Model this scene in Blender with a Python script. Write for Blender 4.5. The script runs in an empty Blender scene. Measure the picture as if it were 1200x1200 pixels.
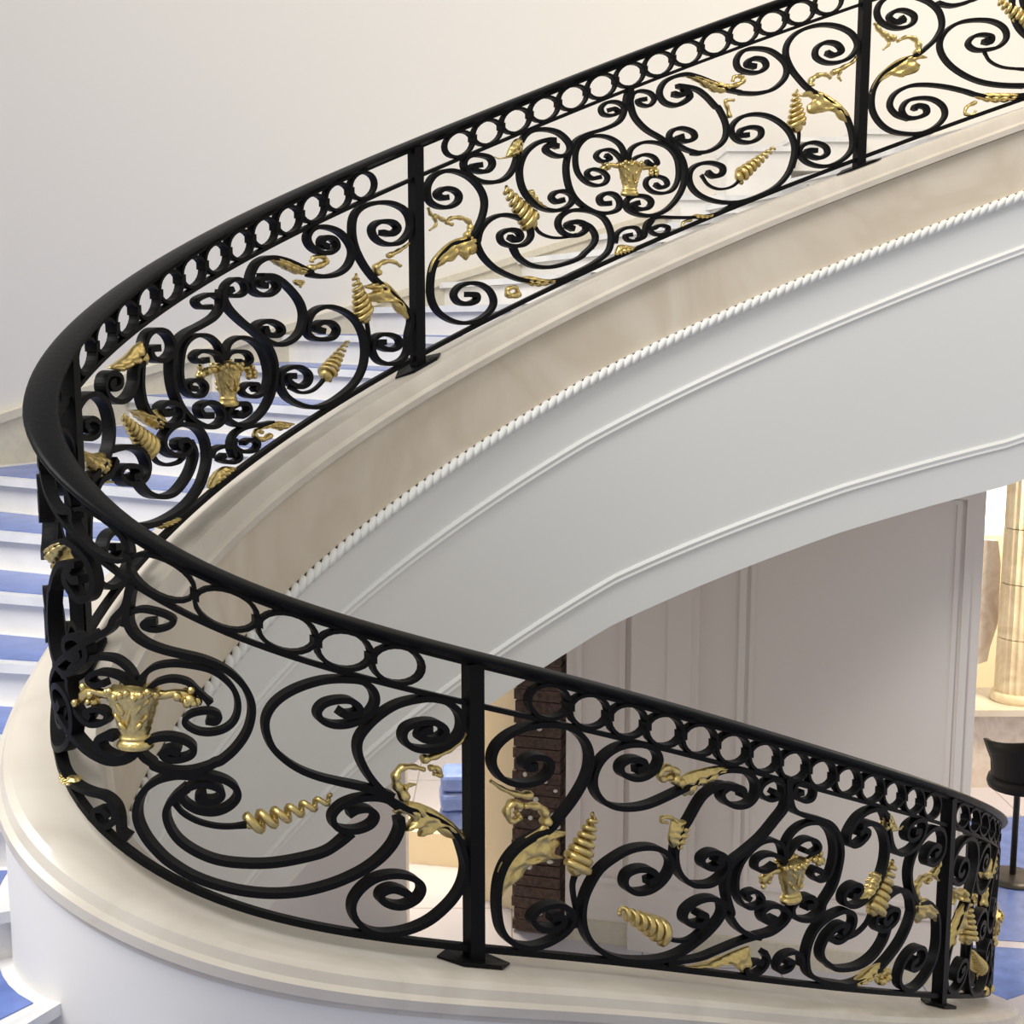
import bpy, bmesh, math, random
import numpy as np
from mathutils import Vector, Matrix

random.seed(4)
scene = bpy.context.scene
R = math.radians

# ------------------------------------------------------------------ camera
FPX, HORIZON, EYE = 1500.0, 380.0, 4.30        # focal length in px of a 1200 px frame, horizon row, eye above floor
PITCH = math.atan((600 - HORIZON) / FPX)
CP, SP = math.cos(PITCH), math.sin(PITCH)
cam = bpy.data.cameras.new('camera')
cam.sensor_width = 36.0
cam.lens = 36.0 * FPX / 1200.0
cam.clip_end = 200
camo = bpy.data.objects.new('camera', cam)
scene.collection.objects.link(camo)
camo.location = (0, 0, EYE)
camo.rotation_euler = (math.pi / 2 - PITCH, 0, 0)
scene.camera = camo

# ------------------------------------------------------------------ world and lights
world = bpy.data.worlds.new('world')
scene.world = world
world.use_nodes = True
bg = world.node_tree.nodes['Background']
bg.inputs[0].default_value = (1.0, 0.985, 0.96, 1)
bg.inputs[1].default_value = 0.56

def area(name, loc, target, size, energy, color):
    l = bpy.data.lights.new(name, 'AREA')
    l.shape = 'SQUARE'; l.size = size; l.energy = energy; l.color = color
    o = bpy.data.objects.new(name, l)
    scene.collection.objects.link(o)
    o.location = loc
    d = Vector(target) - Vector(loc)
    o.rotation_euler = d.to_track_quat('-Z', 'Y').to_euler()
    return o

area('hall_daylight', (-4.5, 1.0, 9.5), (0.5, 6.5, 3.8), 4.0, 640, (1.0, 0.98, 0.95))
area('upper_hall_lamp', (3.6, 6.6, 8.0), (2.6, 8.3, 5.2), 0.8, 55, (1.0, 0.84, 0.6))
area('back_room_lamp', (5.7, 10.0, 4.6), (4.8, 12.0, 2.4), 1.0, 260, (1.0, 0.82, 0.58))
area('side_room_lamp', (-0.60, 9.75, 2.5), (0.0, 9.35, 1.0), 0.6, 95, (1.0, 0.86, 0.62))

vs = scene.view_settings
vs.view_transform = 'Standard'
vs.look = 'None'
vs.gamma = 1.0
vs.use_curve_mapping = False
vs.exposure = 0.12

# ------------------------------------------------------------------ materials
def new_mat(name):
    m = bpy.data.materials.new(name)
    m.use_nodes = True
    nt = m.node_tree
    return m, nt, nt.nodes['Principled BSDF']

def simple(name, col, rough=0.5, metal=0.0, bump=0.0, bscale=40.0, var=0.0):
    m, nt, b = new_mat(name)
    b.inputs['Base Color'].default_value = (*col, 1)
    b.inputs['Roughness'].default_value = rough
    b.inputs['Metallic'].default_value = metal
    if max(col) < .02: b.inputs['Specular IOR Level'].default_value = 0.12
    if bump or var:
        tc = nt.nodes.new('ShaderNodeTexCoord')
        n = nt.nodes.new('ShaderNodeTexNoise')
        n.inputs['Scale'].default_value = bscale
        n.inputs['Detail'].default_value = 5
        nt.links.new(tc.outputs['Object'], n.inputs['Vector'])
        if bump:
            bp = nt.nodes.new('ShaderNodeBump')
            bp.inputs['Strength'].default_value = bump
            bp.inputs['Distance'].default_value = 0.01
            nt.links.new(n.outputs['Fac'], bp.inputs['Height'])
            nt.links.new(bp.outputs['Normal'], b.inputs['Normal'])
        if var:
            r = nt.nodes.new('ShaderNodeValToRGB')
            r.color_ramp.elements[0].position = 0.3
            r.color_ramp.elements[1].position = 0.7
            r.color_ramp.elements[0].color = (*[c * (1 - var) for c in col], 1)
            r.color_ramp.elements[1].color = (*[min(1, c * (1 + var)) for c in col], 1)
            nt.links.new(n.outputs['Fac'], r.inputs['Fac'])
            nt.links.new(r.outputs['Color'], b.inputs['Base Color'])
    return m

def marble(name, base, vein, scale=1.6, rough=0.25, amount=0.5):
    m, nt, b = new_mat(name)
    tc = nt.nodes.new('ShaderNodeTexCoord')
    n1 = nt.nodes.new('ShaderNodeTexNoise')
    n1.inputs['Scale'].default_value = scale
    n1.inputs['Detail'].default_value = 8
    n1.inputs['Distortion'].default_value = 1.4
    nt.links.new(tc.outputs['Object'], n1.inputs['Vector'])
    r = nt.nodes.new('ShaderNodeValToRGB')
    e = r.color_ramp.elements
    e[0].position = 0.36; e[0].color = (*base, 1)
    e[1].position = 0.66; e[1].color = (*base, 1)
    k = r.color_ramp.elements.new(0.52)
    k.color = (*[base[i] * (1 - amount) + vein[i] * amount for i in range(3)], 1)
    nt.links.new(n1.outputs['Fac'], r.inputs['Fac'])
    nt.links.new(r.outputs['Color'], b.inputs['Base Color'])
    b.inputs['Roughness'].default_value = rough
    return m

M = {}
M['iron'] = simple('black_iron', (0.0045, 0.0045, 0.005), 0.5, 0.0, 0.12, 60)
M['handrail'] = simple('handrail_paint', (0.005, 0.005, 0.0055), 0.42, 0.0, 0.1, 50)
M['gold'] = simple('gilded_metal', (0.64, 0.50, 0.205), 0.38, 1.0, 0.35, 55, 0.14)
M['cream_marble'] = marble('cream_marble', (0.70, 0.63, 0.52), (0.56, 0.47, 0.35), 1.3, 0.35, 0.55)
M['white_marble'] = marble('white_marble', (0.66, 0.61, 0.53), (0.52, 0.46, 0.39), 1.5, 0.3, 0.5)
M['tread_marble'] = marble('tread_marble', (0.80, 0.79, 0.78), (0.52, 0.54, 0.58), 1.8, 0.25, 0.45)
M['riser'] = marble('riser_marble', (0.82, 0.80, 0.77), (0.66, 0.63, 0.60), 1.4, 0.3, 0.35)
M['plaster'] = simple('white_plaster', (0.78, 0.79, 0.78), 0.6, 0, 0.03, 30)
M['wall'] = simple('wall_paint', (0.79, 0.765, 0.73), 0.7, 0, 0.03, 20)
M['back_wall'] = simple('back_wall_paint', (0.78, 0.725, 0.69), 0.7, 0, 0.03, 20)
M['skirting'] = simple('skirting_stone', (0.66, 0.61, 0.50), 0.45, 0, 0.02, 30, 0.05)
M['film'] = simple('blue_film', (0.13, 0.20, 0.50), 0.25, 0, 0.25, 9, 0.15)
M['brown'] = simple('rough_brown_brick', (0.085, 0.052, 0.040), 0.85, 0, 0.7, 35, 0.45)
M['mortar'] = simple('mortar', (0.20, 0.14, 0.12), 0.9, 0, 0.6, 40, 0.3)
M['warm_wall'] = simple('warm_wall', (0.86, 0.74, 0.52), 0.7)
M['column'] = marble('column_marble', (0.86, 0.75, 0.54), (0.50, 0.38, 0.22), 2.2, 0.35, 0.45)
M['tan_marble'] = marble('tan_marble', (0.62, 0.52, 0.44), (0.80, 0.74, 0.68), 3.0, 0.3, 0.7)
M['chair'] = simple('black_leather', (0.012, 0.012, 0.013), 0.45, 0, 0.1, 30)
M['dark'] = simple('dark_metal', (0.05, 0.045, 0.04), 0.4, 0.5)
M['nail'] = simple('pale_plaster_dab', (0.75, 0.72, 0.66), 0.6)

def tile_mat():
    m, nt, b = new_mat('floor_tiles')
    tc = nt.nodes.new('ShaderNodeTexCoord')
    br = nt.nodes.new('ShaderNodeTexBrick')
    br.offset = 0.0
    br.inputs['Scale'].default_value = 1.0
    br.inputs['Brick Width'].default_value = 0.9
    br.inputs['Row Height'].default_value = 0.9
    br.inputs['Mortar Size'].default_value = 0.006
    br.inputs['Color1'].default_value = (0.56, 0.54, 0.60, 1)
    br.inputs['Color2'].default_value = (0.52, 0.50, 0.57, 1)
    br.inputs['Mortar'].default_value = (0.30, 0.27, 0.25, 1)
    nt.links.new(tc.outputs['Object'], br.inputs['Vector'])
    nt.links.new(br.outputs['Color'], b.inputs['Base Color'])
    b.inputs['Roughness'].default_value = 0.2
    return m
M['tiles'] = tile_mat()

# ------------------------------------------------------------------ object helpers
def mesh_obj(name, verts, faces, mat, parent=None, smooth=False):
    me = bpy.data.meshes.new(name)
    me.from_pydata([tuple(map(float, v)) for v in verts], [], [tuple(f) for f in faces])
    me.update()
    bm = bmesh.new(); bm.from_mesh(me)
    bmesh.ops.recalc_face_normals(bm, faces=bm.faces)
    if smooth == 'angle':        # soft along the bends, crisp at the arrises
        for e in bm.edges:
            e.smooth = len(e.link_faces) == 2 and e.calc_face_angle(3.0) < R(24)
    bm.to_mesh(me); bm.free()
    if smooth:
        for p in me.polygons: p.use_smooth = True
    me.materials.append(mat)
    o = bpy.data.objects.new(name, me)
    scene.collection.objects.link(o)
    if parent is not None: o.parent = parent
    return o

def tag(o, label, cat, group=None):
    o['label'] = label; o['category'] = cat
    if group: o['group'] = group
    return o

def struct(o, label=None):
    o['kind'] = 'structure'
    if label: o['label'] = label
    return o

def empty(name, loc=(0, 0, 0)):
    o = bpy.data.objects.new(name, None)
    scene.collection.objects.link(o)
    o.location = loc
    return o

class MB:
    def __init__(s): s.v = []; s.f = []
    def add(s, v, f):
        k = len(s.v); s.v += [tuple(map(float, a)) for a in v]; s.f += [tuple(i + k for i in a) for a in f]
    def box(s, c, d, rz=0):
        cx, cy, cz = c; x, y, z = [a / 2 for a in d]
        cr, sr = math.cos(rz), math.sin(rz)
        v = []
        for dz in (-z, z):
            for dx, dy in ((-x, -y), (x, -y), (x, y), (-x, y)):
                v.append((cx + dx * cr - dy * sr, cy + dx * sr + dy * cr, cz + dz))
        s.add(v, [(0, 3, 2, 1), (4, 5, 6, 7), (0, 1, 5, 4), (1, 2, 6, 5), (2, 3, 7, 6), (3, 0, 4, 7)])
    def prism(s, poly, z0, z1):
        n = len(poly)
        v = [(p[0], p[1], z0) for p in poly] + [(p[0], p[1], z1) for p in poly]
        s.add(v, [tuple(range(n))[::-1], tuple(range(n, 2 * n))] + [(i, (i + 1) % n, (i + 1) % n + n, i + n) for i in range(n)])
    def lathe(s, c, prof, seg=24, flute=None):
        v = []
        for (r, z) in prof:
            for k in range(seg):
                a = 2 * math.pi * k / seg
                rr = r * (flute(a) if flute else 1)
                v.append((c[0] + rr * math.cos(a), c[1] + rr * math.sin(a), c[2] + z))
        f = []
        for i in range(len(prof) - 1):
            for k in range(seg):
                k2 = (k + 1) % seg
                f.append((i * seg + k, i * seg + k2, (i + 1) * seg + k2, (i + 1) * seg + k))
        f.append(tuple(range(seg))[::-1]); f.append(tuple(range((len(prof) - 1) * seg, len(prof) * seg)))
        s.add(v, f)
    def tube(s, pts, rad, seg=8):
        pts = np.array(pts, float); n = len(pts)
        if np.isscalar(rad): rad = [rad] * n
        T = np.gradient(pts, axis=0); T /= np.linalg.norm(T, axis=1)[:, None] + 1e-9
        ref = np.array([0.3, 0.2, 1.0]); nrm = np.cross(T[0], ref); nrm /= np.linalg.norm(nrm)
        v = []
        for i in range(n):
            nrm = nrm - T[i] * np.dot(nrm, T[i]); nrm /= np.linalg.norm(nrm) + 1e-9
            b = np.cross(T[i], nrm)
            for k in range(seg):
                a = 2 * math.pi * k / seg
                v.append(pts[i] + rad[i] * (math.cos(a) * nrm + math.sin(a) * b))
        f = []
        for i in range(n - 1):
            for k in range(seg):
                k2 = (k + 1) % seg
                f.append((i * seg + k, i * seg + k2, (i + 1) * seg + k2, (i + 1) * seg + k))
        f.append(tuple(range(seg))[::-1]); f.append(tuple(range((n - 1) * seg, n * seg)))
        s.add(v, f)
    def blob(s, c, r, seg=8, rings=5, ax=None):
        # ellipsoid; ax = 3x3 axes
        c = np.array(c, float); A = np.eye(3) if ax is None else np.array(ax, float)
        r = np.array(r if hasattr(r, '__len__') else (r, r, r), float)
        v = [c + A.T @ (r * np.array([0, 0, -1.0]))]
        for i in range(1, rings):
            ph = -math.pi / 2 + math.pi * i / rings
            for k in range(seg):
                a = 2 * math.pi * k / seg
                v.append(c + A.T @ (r * np.array([math.cos(ph) * math.cos(a), math.cos(ph) * math.sin(a), math.sin(ph)])))
        v.append(c + A.T @ (r * np.array([0, 0, 1.0])))
        f = []
        for k in range(seg): f.append((0, 1 + (k + 1) % seg, 1 + k))
        for i in range(rings - 2):
            for k in range(seg):
                a = 1 + i * seg + k; b = 1 + i * seg + (k + 1) % seg
                f.append((a, b, b + seg, a + seg))
        top = len(v) - 1; base = 1 + (rings - 2) * seg
        for k in range(seg): f.append((base + k, base + (k + 1) % seg, top))
        s.add(v, f)
    def build(s, name, mat, parent=None, smooth=False):
        return mesh_obj(name, s.v, s.f, mat, parent, smooth)

# ------------------------------------------------------------------ pixel rays (directions only)
def ray(px, py):
    a = (px - 600) / FPX; b = (600 - py) / FPX
    return np.array([a, CP + b * SP, -SP + b * CP])
def on_floor(px, py, z=0.0):
    d = ray(px, py); t = (z - EYE) / d[2]
    return np.array([d[0] * t, d[1] * t, z])
def at_depth(px, py, Y):
    d = ray(px, py); t = Y / d[1]
    return np.array([d[0] * t, Y, EYE + d[2] * t])

# ------------------------------------------------------------------ the stair line: plan curve and height of the bottom rail
CTRL = np.array([[3.418, 7.335, 1.426], [2.98, 7.303, 1.284], [2.515, 7.231, 1.122], [2.023, 7.118, .941], [1.498, 6.962, .742],
 [.952, 6.764, .522], [.402, 6.515, .28], [-.132, 6.183, .02], [-.629, 5.741, -.249], [-1.036, 5.195, -.516], [-1.299, 4.588, -.771],
 [-1.404, 4.007, -1.006], [-1.359, 3.568, -1.22], [-1.123, 3.378, -1.433], [-.782, 3.425, -1.654], [-.322, 3.68, -1.87],
 [.214, 4.032, -2.097], [.761, 4.388, -2.35], [1.297, 4.771, -2.617], [1.795, 5.21, -2.891], [2.209, 5.711, -3.174],
 [2.517, 6.27, -3.468], [2.711, 6.888, -3.773], [2.793, 7.564, -4.089], [2.763, 8.299, -4.418], [2.619, 9.093, -4.757]])
def bspline(C, n):
    m = len(C) - 3; u = np.linspace(0, m - 1e-6, n); i = np.floor(u).astype(int); w = (u - i)[:, None]
    return ((1 - w) ** 3 * C[i] + (3 * w ** 3 - 6 * w ** 2 + 4) * C[i + 1] + (-3 * w ** 3 + 3 * w ** 2 + 3 * w + 1) * C[i + 2] + w ** 3 * C[i + 3]) / 6
_c = bspline(CTRL, 4000)
# carry the line on upstairs, out of the frame
_h = math.atan2(*(_c[0] - _c[30])[[1, 0]]); ext = []
p = _c[0].copy()
for k in range(180):
    _h += -0.0016
    p = p + np.array([math.cos(_h) * .01, math.sin(_h) * .01, .01 * .335]); ext.append(p.copy())
_c = np.vstack([np.array(ext[::-1]), _c])
_c[:, 2] += EYE
_S = np.r_[0, np.cumsum(np.linalg.norm(np.diff(_c[:, :2], axis=0), axis=1))] - 1.80
RAIL_S = _S; RAIL_P = _c
_T = np.gradient(_c[:, :2], axis=0); _T /= np.linalg.norm(_T, axis=1)[:, None]
_N = np.stack([_T[:, 1], -_T[:, 0]], 1)          # points to the stair side (away from the well)
def P(s): return np.array([np.interp(s, _S, _c[:, k]) for k in range(3)])
def NRM(s):
    n = np.array([np.interp(s, _S, _N[:, 0]), np.interp(s, _S, _N[:, 1]), 0.0]); return n / np.linalg.norm(n)
def TAN(s):
    n = NRM(s); return np.array([-n[1], n[0], 0.0])
def ZB(s): return np.interp(s, _S, _c[:, 2])
def SLOPE(s): return (ZB(s + .05) - ZB(s - .05)) / .1
def PT(s, v, n=0.0):
    p = P(s) + NRM(s) * n; p[2] += v; return p

def PF(s, v, n, s0):      # height measured from the rail level at s0, so shapes keep their upright form
    p = P(s) + NRM(s) * n; p[2] = ZB(s0) + v; return p

S_TOP, S_END = -1.75, 12.45
POSTS = {'T': -1.46, 'U': 1.137, 'M': 3.733, 'L': 5.908, 'N': 7.703, 'R': 10.272, 'E': 12.42}
HR = 0.95            # handrail centre over bottom rail
V2 = 0.797           # ring rail over bottom rail

# surface hit: pixel -> (s, v) on the railing surface within a span of s
def sv(px, py, span):
    d = ray(px, py)
    m = (_S >= span[0]) & (_S <= span[1])
    S = _S[m]; Q = _c[m]
    cr = Q[:, 0] * d[1] - Q[:, 1] * d[0]
    k = np.where(np.sign(cr[:-1]) != np.sign(cr[1:]))[0]
    if len(k) == 0:
        i = int(np.argmin(np.abs(cr) / np.linalg.norm(Q[:, :2], axis=1))); s = S[i]
    else:
        i = k[0] if len(k) == 1 else k[np.argmin(np.abs(S[k] - (span[2] if len(span) > 2 else (span[0] + span[1]) / 2)))]
        w = cr[i] / (cr[i] - cr[i + 1]); s = S[i] * (1 - w) + S[i + 1] * w
    q = P(s)
    t = math.hypot(q[0], q[1]) / math.hypot(d[0], d[1])
    return np.array([s, EYE + d[2] * t - q[2]])

def sweep_section(s_list, prof, closed=True):
    """prof(s) -> list of (n, z) with z relative to the bottom rail"""
    V = []; F = []
    m = None
    for s in s_list:
        pr = prof(s); m = len(pr)
        base = P(s); nn = NRM(s)
        for (n, z) in pr: V.append((base[0] + nn[0] * n, base[1] + nn[1] * n, max(0.0, base[2] + z)))
    k = len(s_list)
    for i in range(k - 1):
        for j in range(m if closed else m - 1):
            j2 = (j + 1) % m
            F.append((i * m + j, i * m + j2, (i + 1) * m + j2, (i + 1) * m + j))
    if closed:
        F.append(tuple(range(m))[::-1]); F.append(tuple(range((k - 1) * m, k * m)))
    return V, F

# ================================================================== SETTING
# floor
fm = MB(); fm.prism([(-14, -6), (16, -6), (16, 22), (-14, 22)], -0.2, 0.0)
floor = struct(fm.build('floor', M['tiles']), 'pale lavender tiled hall floor')

# ---- curved outer wall carrying the stair side
W_OUT = 2.1
def wall_strip(s0, s1, n0, n1, zlo, zhi, step=0.05):
    ss = np.arange(s0, s1 + 1e-6, step)
    V = []; F = []
    for s in ss:
        a = PT(s, 0, n0); b = PT(s, 0, n1)
        lo = zlo(s) if callable(zlo) else zlo; hi = zhi(s) if callable(zhi) else zhi
        V += [(a[0], a[1], lo), (a[0], a[1], hi), (b[0], b[1], hi), (b[0], b[1], lo)]
    n = len(ss)
    for i in range(n - 1):
        for j in range(4):
            j2 = (j + 1) % 4
            F.append((i * 4 + j, i * 4 + j2, (i + 1) * 4 + j2, (i + 1) * 4 + j))
    F += [(0, 1, 2, 3), ((n - 1) * 4 + 3, (n - 1) * 4 + 2, (n - 1) * 4 + 1, (n - 1) * 4)]
    return V, F
V, F = wall_strip(-1.7, 5.75, W_OUT, W_OUT + 0.25, lambda s: ZB(s) - 1.25, 9.2)
struct(mesh_obj('wall_outer', V, F, M['wall'], None, 'angle'), 'tall plain off-white curved wall beside the stair')
SK = -0.02
V, F = wall_strip(-1.7, 5.75, W_OUT - 0.03, W_OUT + 0.01, lambda s: ZB(s) - 0.9, lambda s: ZB(s) + SK - .045)
sk = struct(mesh_obj('baseboard_outer', V, F, M['skirting'], None, 'angle'), 'cream stone skirting climbing along the curved wall')
V, F = wall_strip(-1.7, 5.75, W_OUT - 0.05, W_OUT + 0.01, lambda s: ZB(s) + SK - .045, lambda s: ZB(s) + SK)
mesh_obj('skirting_cap', V, F, M['skirting'], sk)

# ================================================================== STAIRCASE
stair = empty('staircase', tuple(PT(12.4, -ZB(12.4), 0.8)))
tag(stair, 'curved marble staircase with cream stone string and white plaster side', 'staircase')
def child(o, parent):
    o.parent = parent
    o.matrix_parent_inverse = Matrix.Translation(-parent.location)
    return o
SS = np.arange(S_TOP, S_END + .3, 0.03)
def curb_prof(s):
    return [(-.105, -.048), (-.05, -.048), (.0, -.048), (.055, -.048), (.105, -.050), (.135, -.058), (.155, -.075), (.165, -.105), (.182, -.118), (.182, -.150),
            (.165, -.156), (.165, -.175), (-.105, -.175), (-.105, -.165), (-.150, -.158), (-.150, -.128), (-.128, -.115), (-.118, -.075)]
V, F = sweep_section(SS, curb_prof)
child(mesh_obj('curb', V, F, M['white_marble'], None, 'angle'), stair)
V, F = sweep_section(SS, lambda s: [(.160, -.170), (.160, -.80), (.02, -.80), (.02, -.170)])
child(mesh_obj('curb_face', V, F, M['wall'], None, 'angle'), stair)
def depth_c(s):      # level of the rope moulding below the bottom rail
    return float(np.interp(s, [-2, 2.8, 3.7, 4.6, 5.2, 6.0, 14], [.51, .51, .54, .57, .60, .60, .60]))
def low(s):          # lower edge of the plaster side
    return float(np.interp(s, [-2, 0.2, 1.2, 2.6, 14], [2.2, 2.13, 2.0, 1.87, 1.87]))
def string_prof(s):
    d = depth_c(s)
    return [(-.100, -.16), (-.120, -.165), (-.120, -d + .02), (.0, -d + .02), (.0, -.16)]
V, F = sweep_section(SS, string_prof)
child(mesh_obj('string_facing', V, F, M['cream_marble'], None, 'angle'), stair)
def plaster_prof(s):
    d = depth_c(s); l = low(s)
    return [(-.115, -d), (-.110, -d - .30), (-.09, -(d + l) / 2), (-.05, -l), (.12, -l), (.12, -d)]
V, F = sweep_section(SS, plaster_prof)
child(mesh_obj('plaster_side', V, F, M['plaster'], None, 'angle'), stair)
# raised plaster fillets that frame the long panel
for nm, fn, wd in (('panel_moulding', lambda s: depth_c(s) + .30, .045), ('panel_moulding', lambda s: low(s) - .25, .045)):
    def mp(s, fn=fn, wd=wd):
        z = -fn(s); d = depth_c(s); l = low(s)
        n = float(np.interp(-z, [d, d + .3, (d + l) / 2, l], [-.115, -.110, -.09, -.05]))
        return [(n + .02, z + wd / 2), (n - .008, z + wd / 2), (n - .016, z + wd * .2), (n - .010, z - wd * .2), (n - .013, z - wd / 2), (n + .02, z - wd / 2)]
    V, F = sweep_section(SS, mp)
    child(mesh_obj(nm, V, F, M['plaster'], None, 'angle'), stair)
# rope moulding: a real twisted strand
rope = MB()
rs = np.arange(S_TOP, 8.0, 0.012)
for ph in (0.0, math.pi):
    pts = []
    for s in rs:
        a = s * 62.0 + ph
        pts.append(PT(s, -depth_c(s) - .005 + .013 * math.sin(a), -.128 + .013 * math.cos(a)))
    rope.tube(pts, .018, 6)
child(rope.build('rope_moulding', M['plaster'], None, True), stair)

# steps
RISE = 0.163
_drop = np.interp(_S, [3.0, 4.6, 6.4], [.22, .36, .66])
def s_of_z(z):      # where the stair line has fallen to tread level z
    return float(np.interp(-z, -(_c[:, 2] - _drop), _S))
treads = []
zt = RISE
k = 0
while True:
    z = RISE * (k + 1)
    sA = s_of_z(z)            # upper end of this tread
    sB = s_of_z(z - RISE)     # lower end (its riser stands here)
    if sA < S_TOP + .02: break
    ss = np.linspace(sA, min(sB + .03, 13.4), 6)
    poly = [PT(s, 0, .15)[:2] for s in ss] + [PT(s, 0, W_OUT - .02)[:2] for s in ss[::-1]]
    t = MB(); t.prism(poly, z - .035, z)
    treads.append((k, sA, sB, z))
    child(t.build('tread', M['tread_marble']), stair)
    a = PT(sB, 0, .15); b = PT(sB, 0, W_OUT - .02); tg = TAN(sB) * .02
    r = MB(); r.prism([a[:2], b[:2], b[:2] - tg[:2], a[:2] - tg[:2]], z - RISE, z - .036)
    child(r.build('riser', M['riser']), stair)
    k += 1
    if k > 60: break

# pale stone steps of the upper landing, against the curved wall
for (xa, xb, yt, yb2) in ((798, 872, 229, 262), (853, 928, 172, 236), (926, 1004, 161, 200), (1002, 1090, 152, 180)):
    Yd = 8.35 + (xa - 800) * .0012
    a = at_depth(xa, yt, Yd); b = at_depth(xb, yt, Yd); zl = at_depth(xa, yb2, Yd)[2]
    t = MB(); t.box(((a[0] + b[0]) / 2, Yd + .22, (zl + a[2] - .03) / 2), (b[0] - a[0], .44, a[2] - .03 - zl)); child(t.build('landing_step', M['riser']), stair)
    t = MB(); t.box(((a[0] + b[0]) / 2, Yd + .21, a[2] - .015), (b[0] - a[0] + .03, .47, .03)); child(t.build('landing_tread', M['tread_marble']), stair)

# blue film taped to the treads
for (k, sA, sB, z) in treads:
    if not (2.6 < sA < 12.3): continue
    ss = np.linspace(sA + .03, sB - .01, 5)
    poly = [PT(s, 0, .20)[:2] for s in ss] + [PT(s, 0, W_OUT - .14)[:2] for s in ss[::-1]]
    f = MB(); f.prism(poly, z + .0006, z + .0035)
    tag(f.build('protective_film', M['film']), 'blue protective film sheet covering a marble stair tread', 'film', 'blue film on the stair treads')

# ================================================================== RAILING
rail = empty('stair_railing', tuple(PT(7.7, -.045, 0)))
tag(rail, 'curved black wrought-iron stair railing with scrollwork and gilded ornaments', 'railing')

def rchild(o): return child(o, rail)

HS = np.arange(S_TOP, S_END + .001, 0.04)
def hand_prof(s):
    # moulded handrail: soft top, side bead, narrower underside
    k = math.sqrt(1 + SLOPE(s) ** 2)
    pts = [(-.020, -.020), (-.030, -.017), (-.036, -.009), (-.046, -.006), (-.049, .001), (-.046, .008), (-.036, .012), (-.020, .016), (0, .018)]
    pts = pts + [(-a, b) for a, b in pts[-2::-1]]
    return [(a, HR + b * k) for a, b in pts]
V, F = sweep_section(HS, hand_prof)
rchild(mesh_obj('handrail', V, F, M['handrail'], None, True))
for nm, v, hw, hh in (('bottom_rail', 0.0, .013, .011), ('ring_rail', V2, .013, .0085), ('top_rail', HR - .026, .013, .008)):
    V, F = sweep_section(HS, lambda s: [(-hw, v - hh), (hw, v - hh), (hw, v + hh), (-hw, v + hh)])
    rchild(mesh_obj(nm, V, F, M['iron']))
for nm, s in POSTS.items():
    p = P(s); t = TAN(s); n = NRM(s); hw = .026
    mb = MB()
    c = [p + t * a + n * b for a, b in ((-hw, -hw), (hw, -hw), (hw, hw), (-hw, hw))]
    mb.prism([q[:2] for q in c], p[2] - .045, p[2] + HR - .02)
    po = rchild(mb.build('post', M['iron']))
    # pointed base plate lying on the sloping curb
    sl = SLOPE(s)
    out = [(-.135, .0), (-.07, .055), (.07, .055), (.135, .0), (.07, -.055), (-.07, -.055)]
    V = []
    for zz in (-.046, -.032):
        for a, b in out:
            V.append(PT(s + a, zz if abs(a) < .1 else -.046 + (zz + .046) * .4, b))
    F = [(5, 4, 3, 2, 1, 0), (6, 7, 8, 9, 10, 11)] + [(i, (i + 1) % 6, (i + 1) % 6 + 6, i + 6) for i in range(6)]
    bp = mesh_obj('base_plate', V, F, M['iron'])
    bp.parent = po
    bp.matrix_parent_inverse = po.matrix_parent_inverse.copy() @ Matrix.Identity(4)
    bp.matrix_parent_inverse = Matrix.Identity(4)
    V2b = bp  # same world frame as the post

# ---- iron ribbon on the railing surface
def catmull(pts, per=5):
    pts = np.array(pts, float)
    if len(pts) < 3: 
        return np.array([pts[0] * (1 - w) + pts[-1] * w for w in np.linspace(0, 1, 6)])
    q = np.vstack([2 * pts[0] - pts[1], pts, 2 * pts[-1] - pts[-2]])
    out = []
    for i in range(1, len(q) - 2):
        p0, p1, p2, p3 = q[i - 1], q[i], q[i + 1], q[i + 2]
        for w in np.linspace(0, 1, per, endpoint=False):
            out.append(.5 * ((2 * p1) + (-p0 + p2) * w + (2 * p0 - 5 * p1 + 4 * p2 - p3) * w * w + (-p0 + 3 * p1 - 3 * p2 + p3) * w ** 3))
    out.append(q[-2])
    return np.array(out)

def ribbon(svpts, t=.016, w=.038, name='scroll', mat=None, taper=True, per=5):
    c = catmull(svpts, per)
    keep = [0]
    for i in range(1, len(c)):
        if np.linalg.norm(c[i] - c[keep[-1]]) > .002: keep.append(i)
    c = c[keep]
    n = len(c)
    if n < 3: return None
    pos = np.array([PT(s, v) for s, v in c])
    T = np.gradient(pos, axis=0); T /= np.linalg.norm(T, axis=1)[:, None] + 1e-9
    V = []
    for i in range(n):
        nn = NRM(c[i][0]); N = np.cross(nn, T[i]); N /= np.linalg.norm(N) + 1e-9
        e = min(i, n - 1 - i) / max(1, n * .12)
        tt = t * (1 + .38 * max(0, 1 - e) if taper else 1)
        for a, b in ((-1, -1), (1, -1), (1, 1), (-1, 1)):
            V.append(pos[i] + N * a * tt / 2 + nn * b * w / 2)
    F = []
    for i in range(n - 1):
        for j in range(4):
            j2 = (j + 1) % 4
            F.append((i * 4 + j, i * 4 + j2, (i + 1) * 4 + j2, (i + 1) * 4 + j))
    F += [(3, 2, 1, 0), ((n - 1) * 4, (n - 1) * 4 + 1, (n - 1) * 4 + 2, (n - 1) * 4 + 3)]
    return rchild(mesh_obj(name, V, F, mat or M['iron']))

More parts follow.
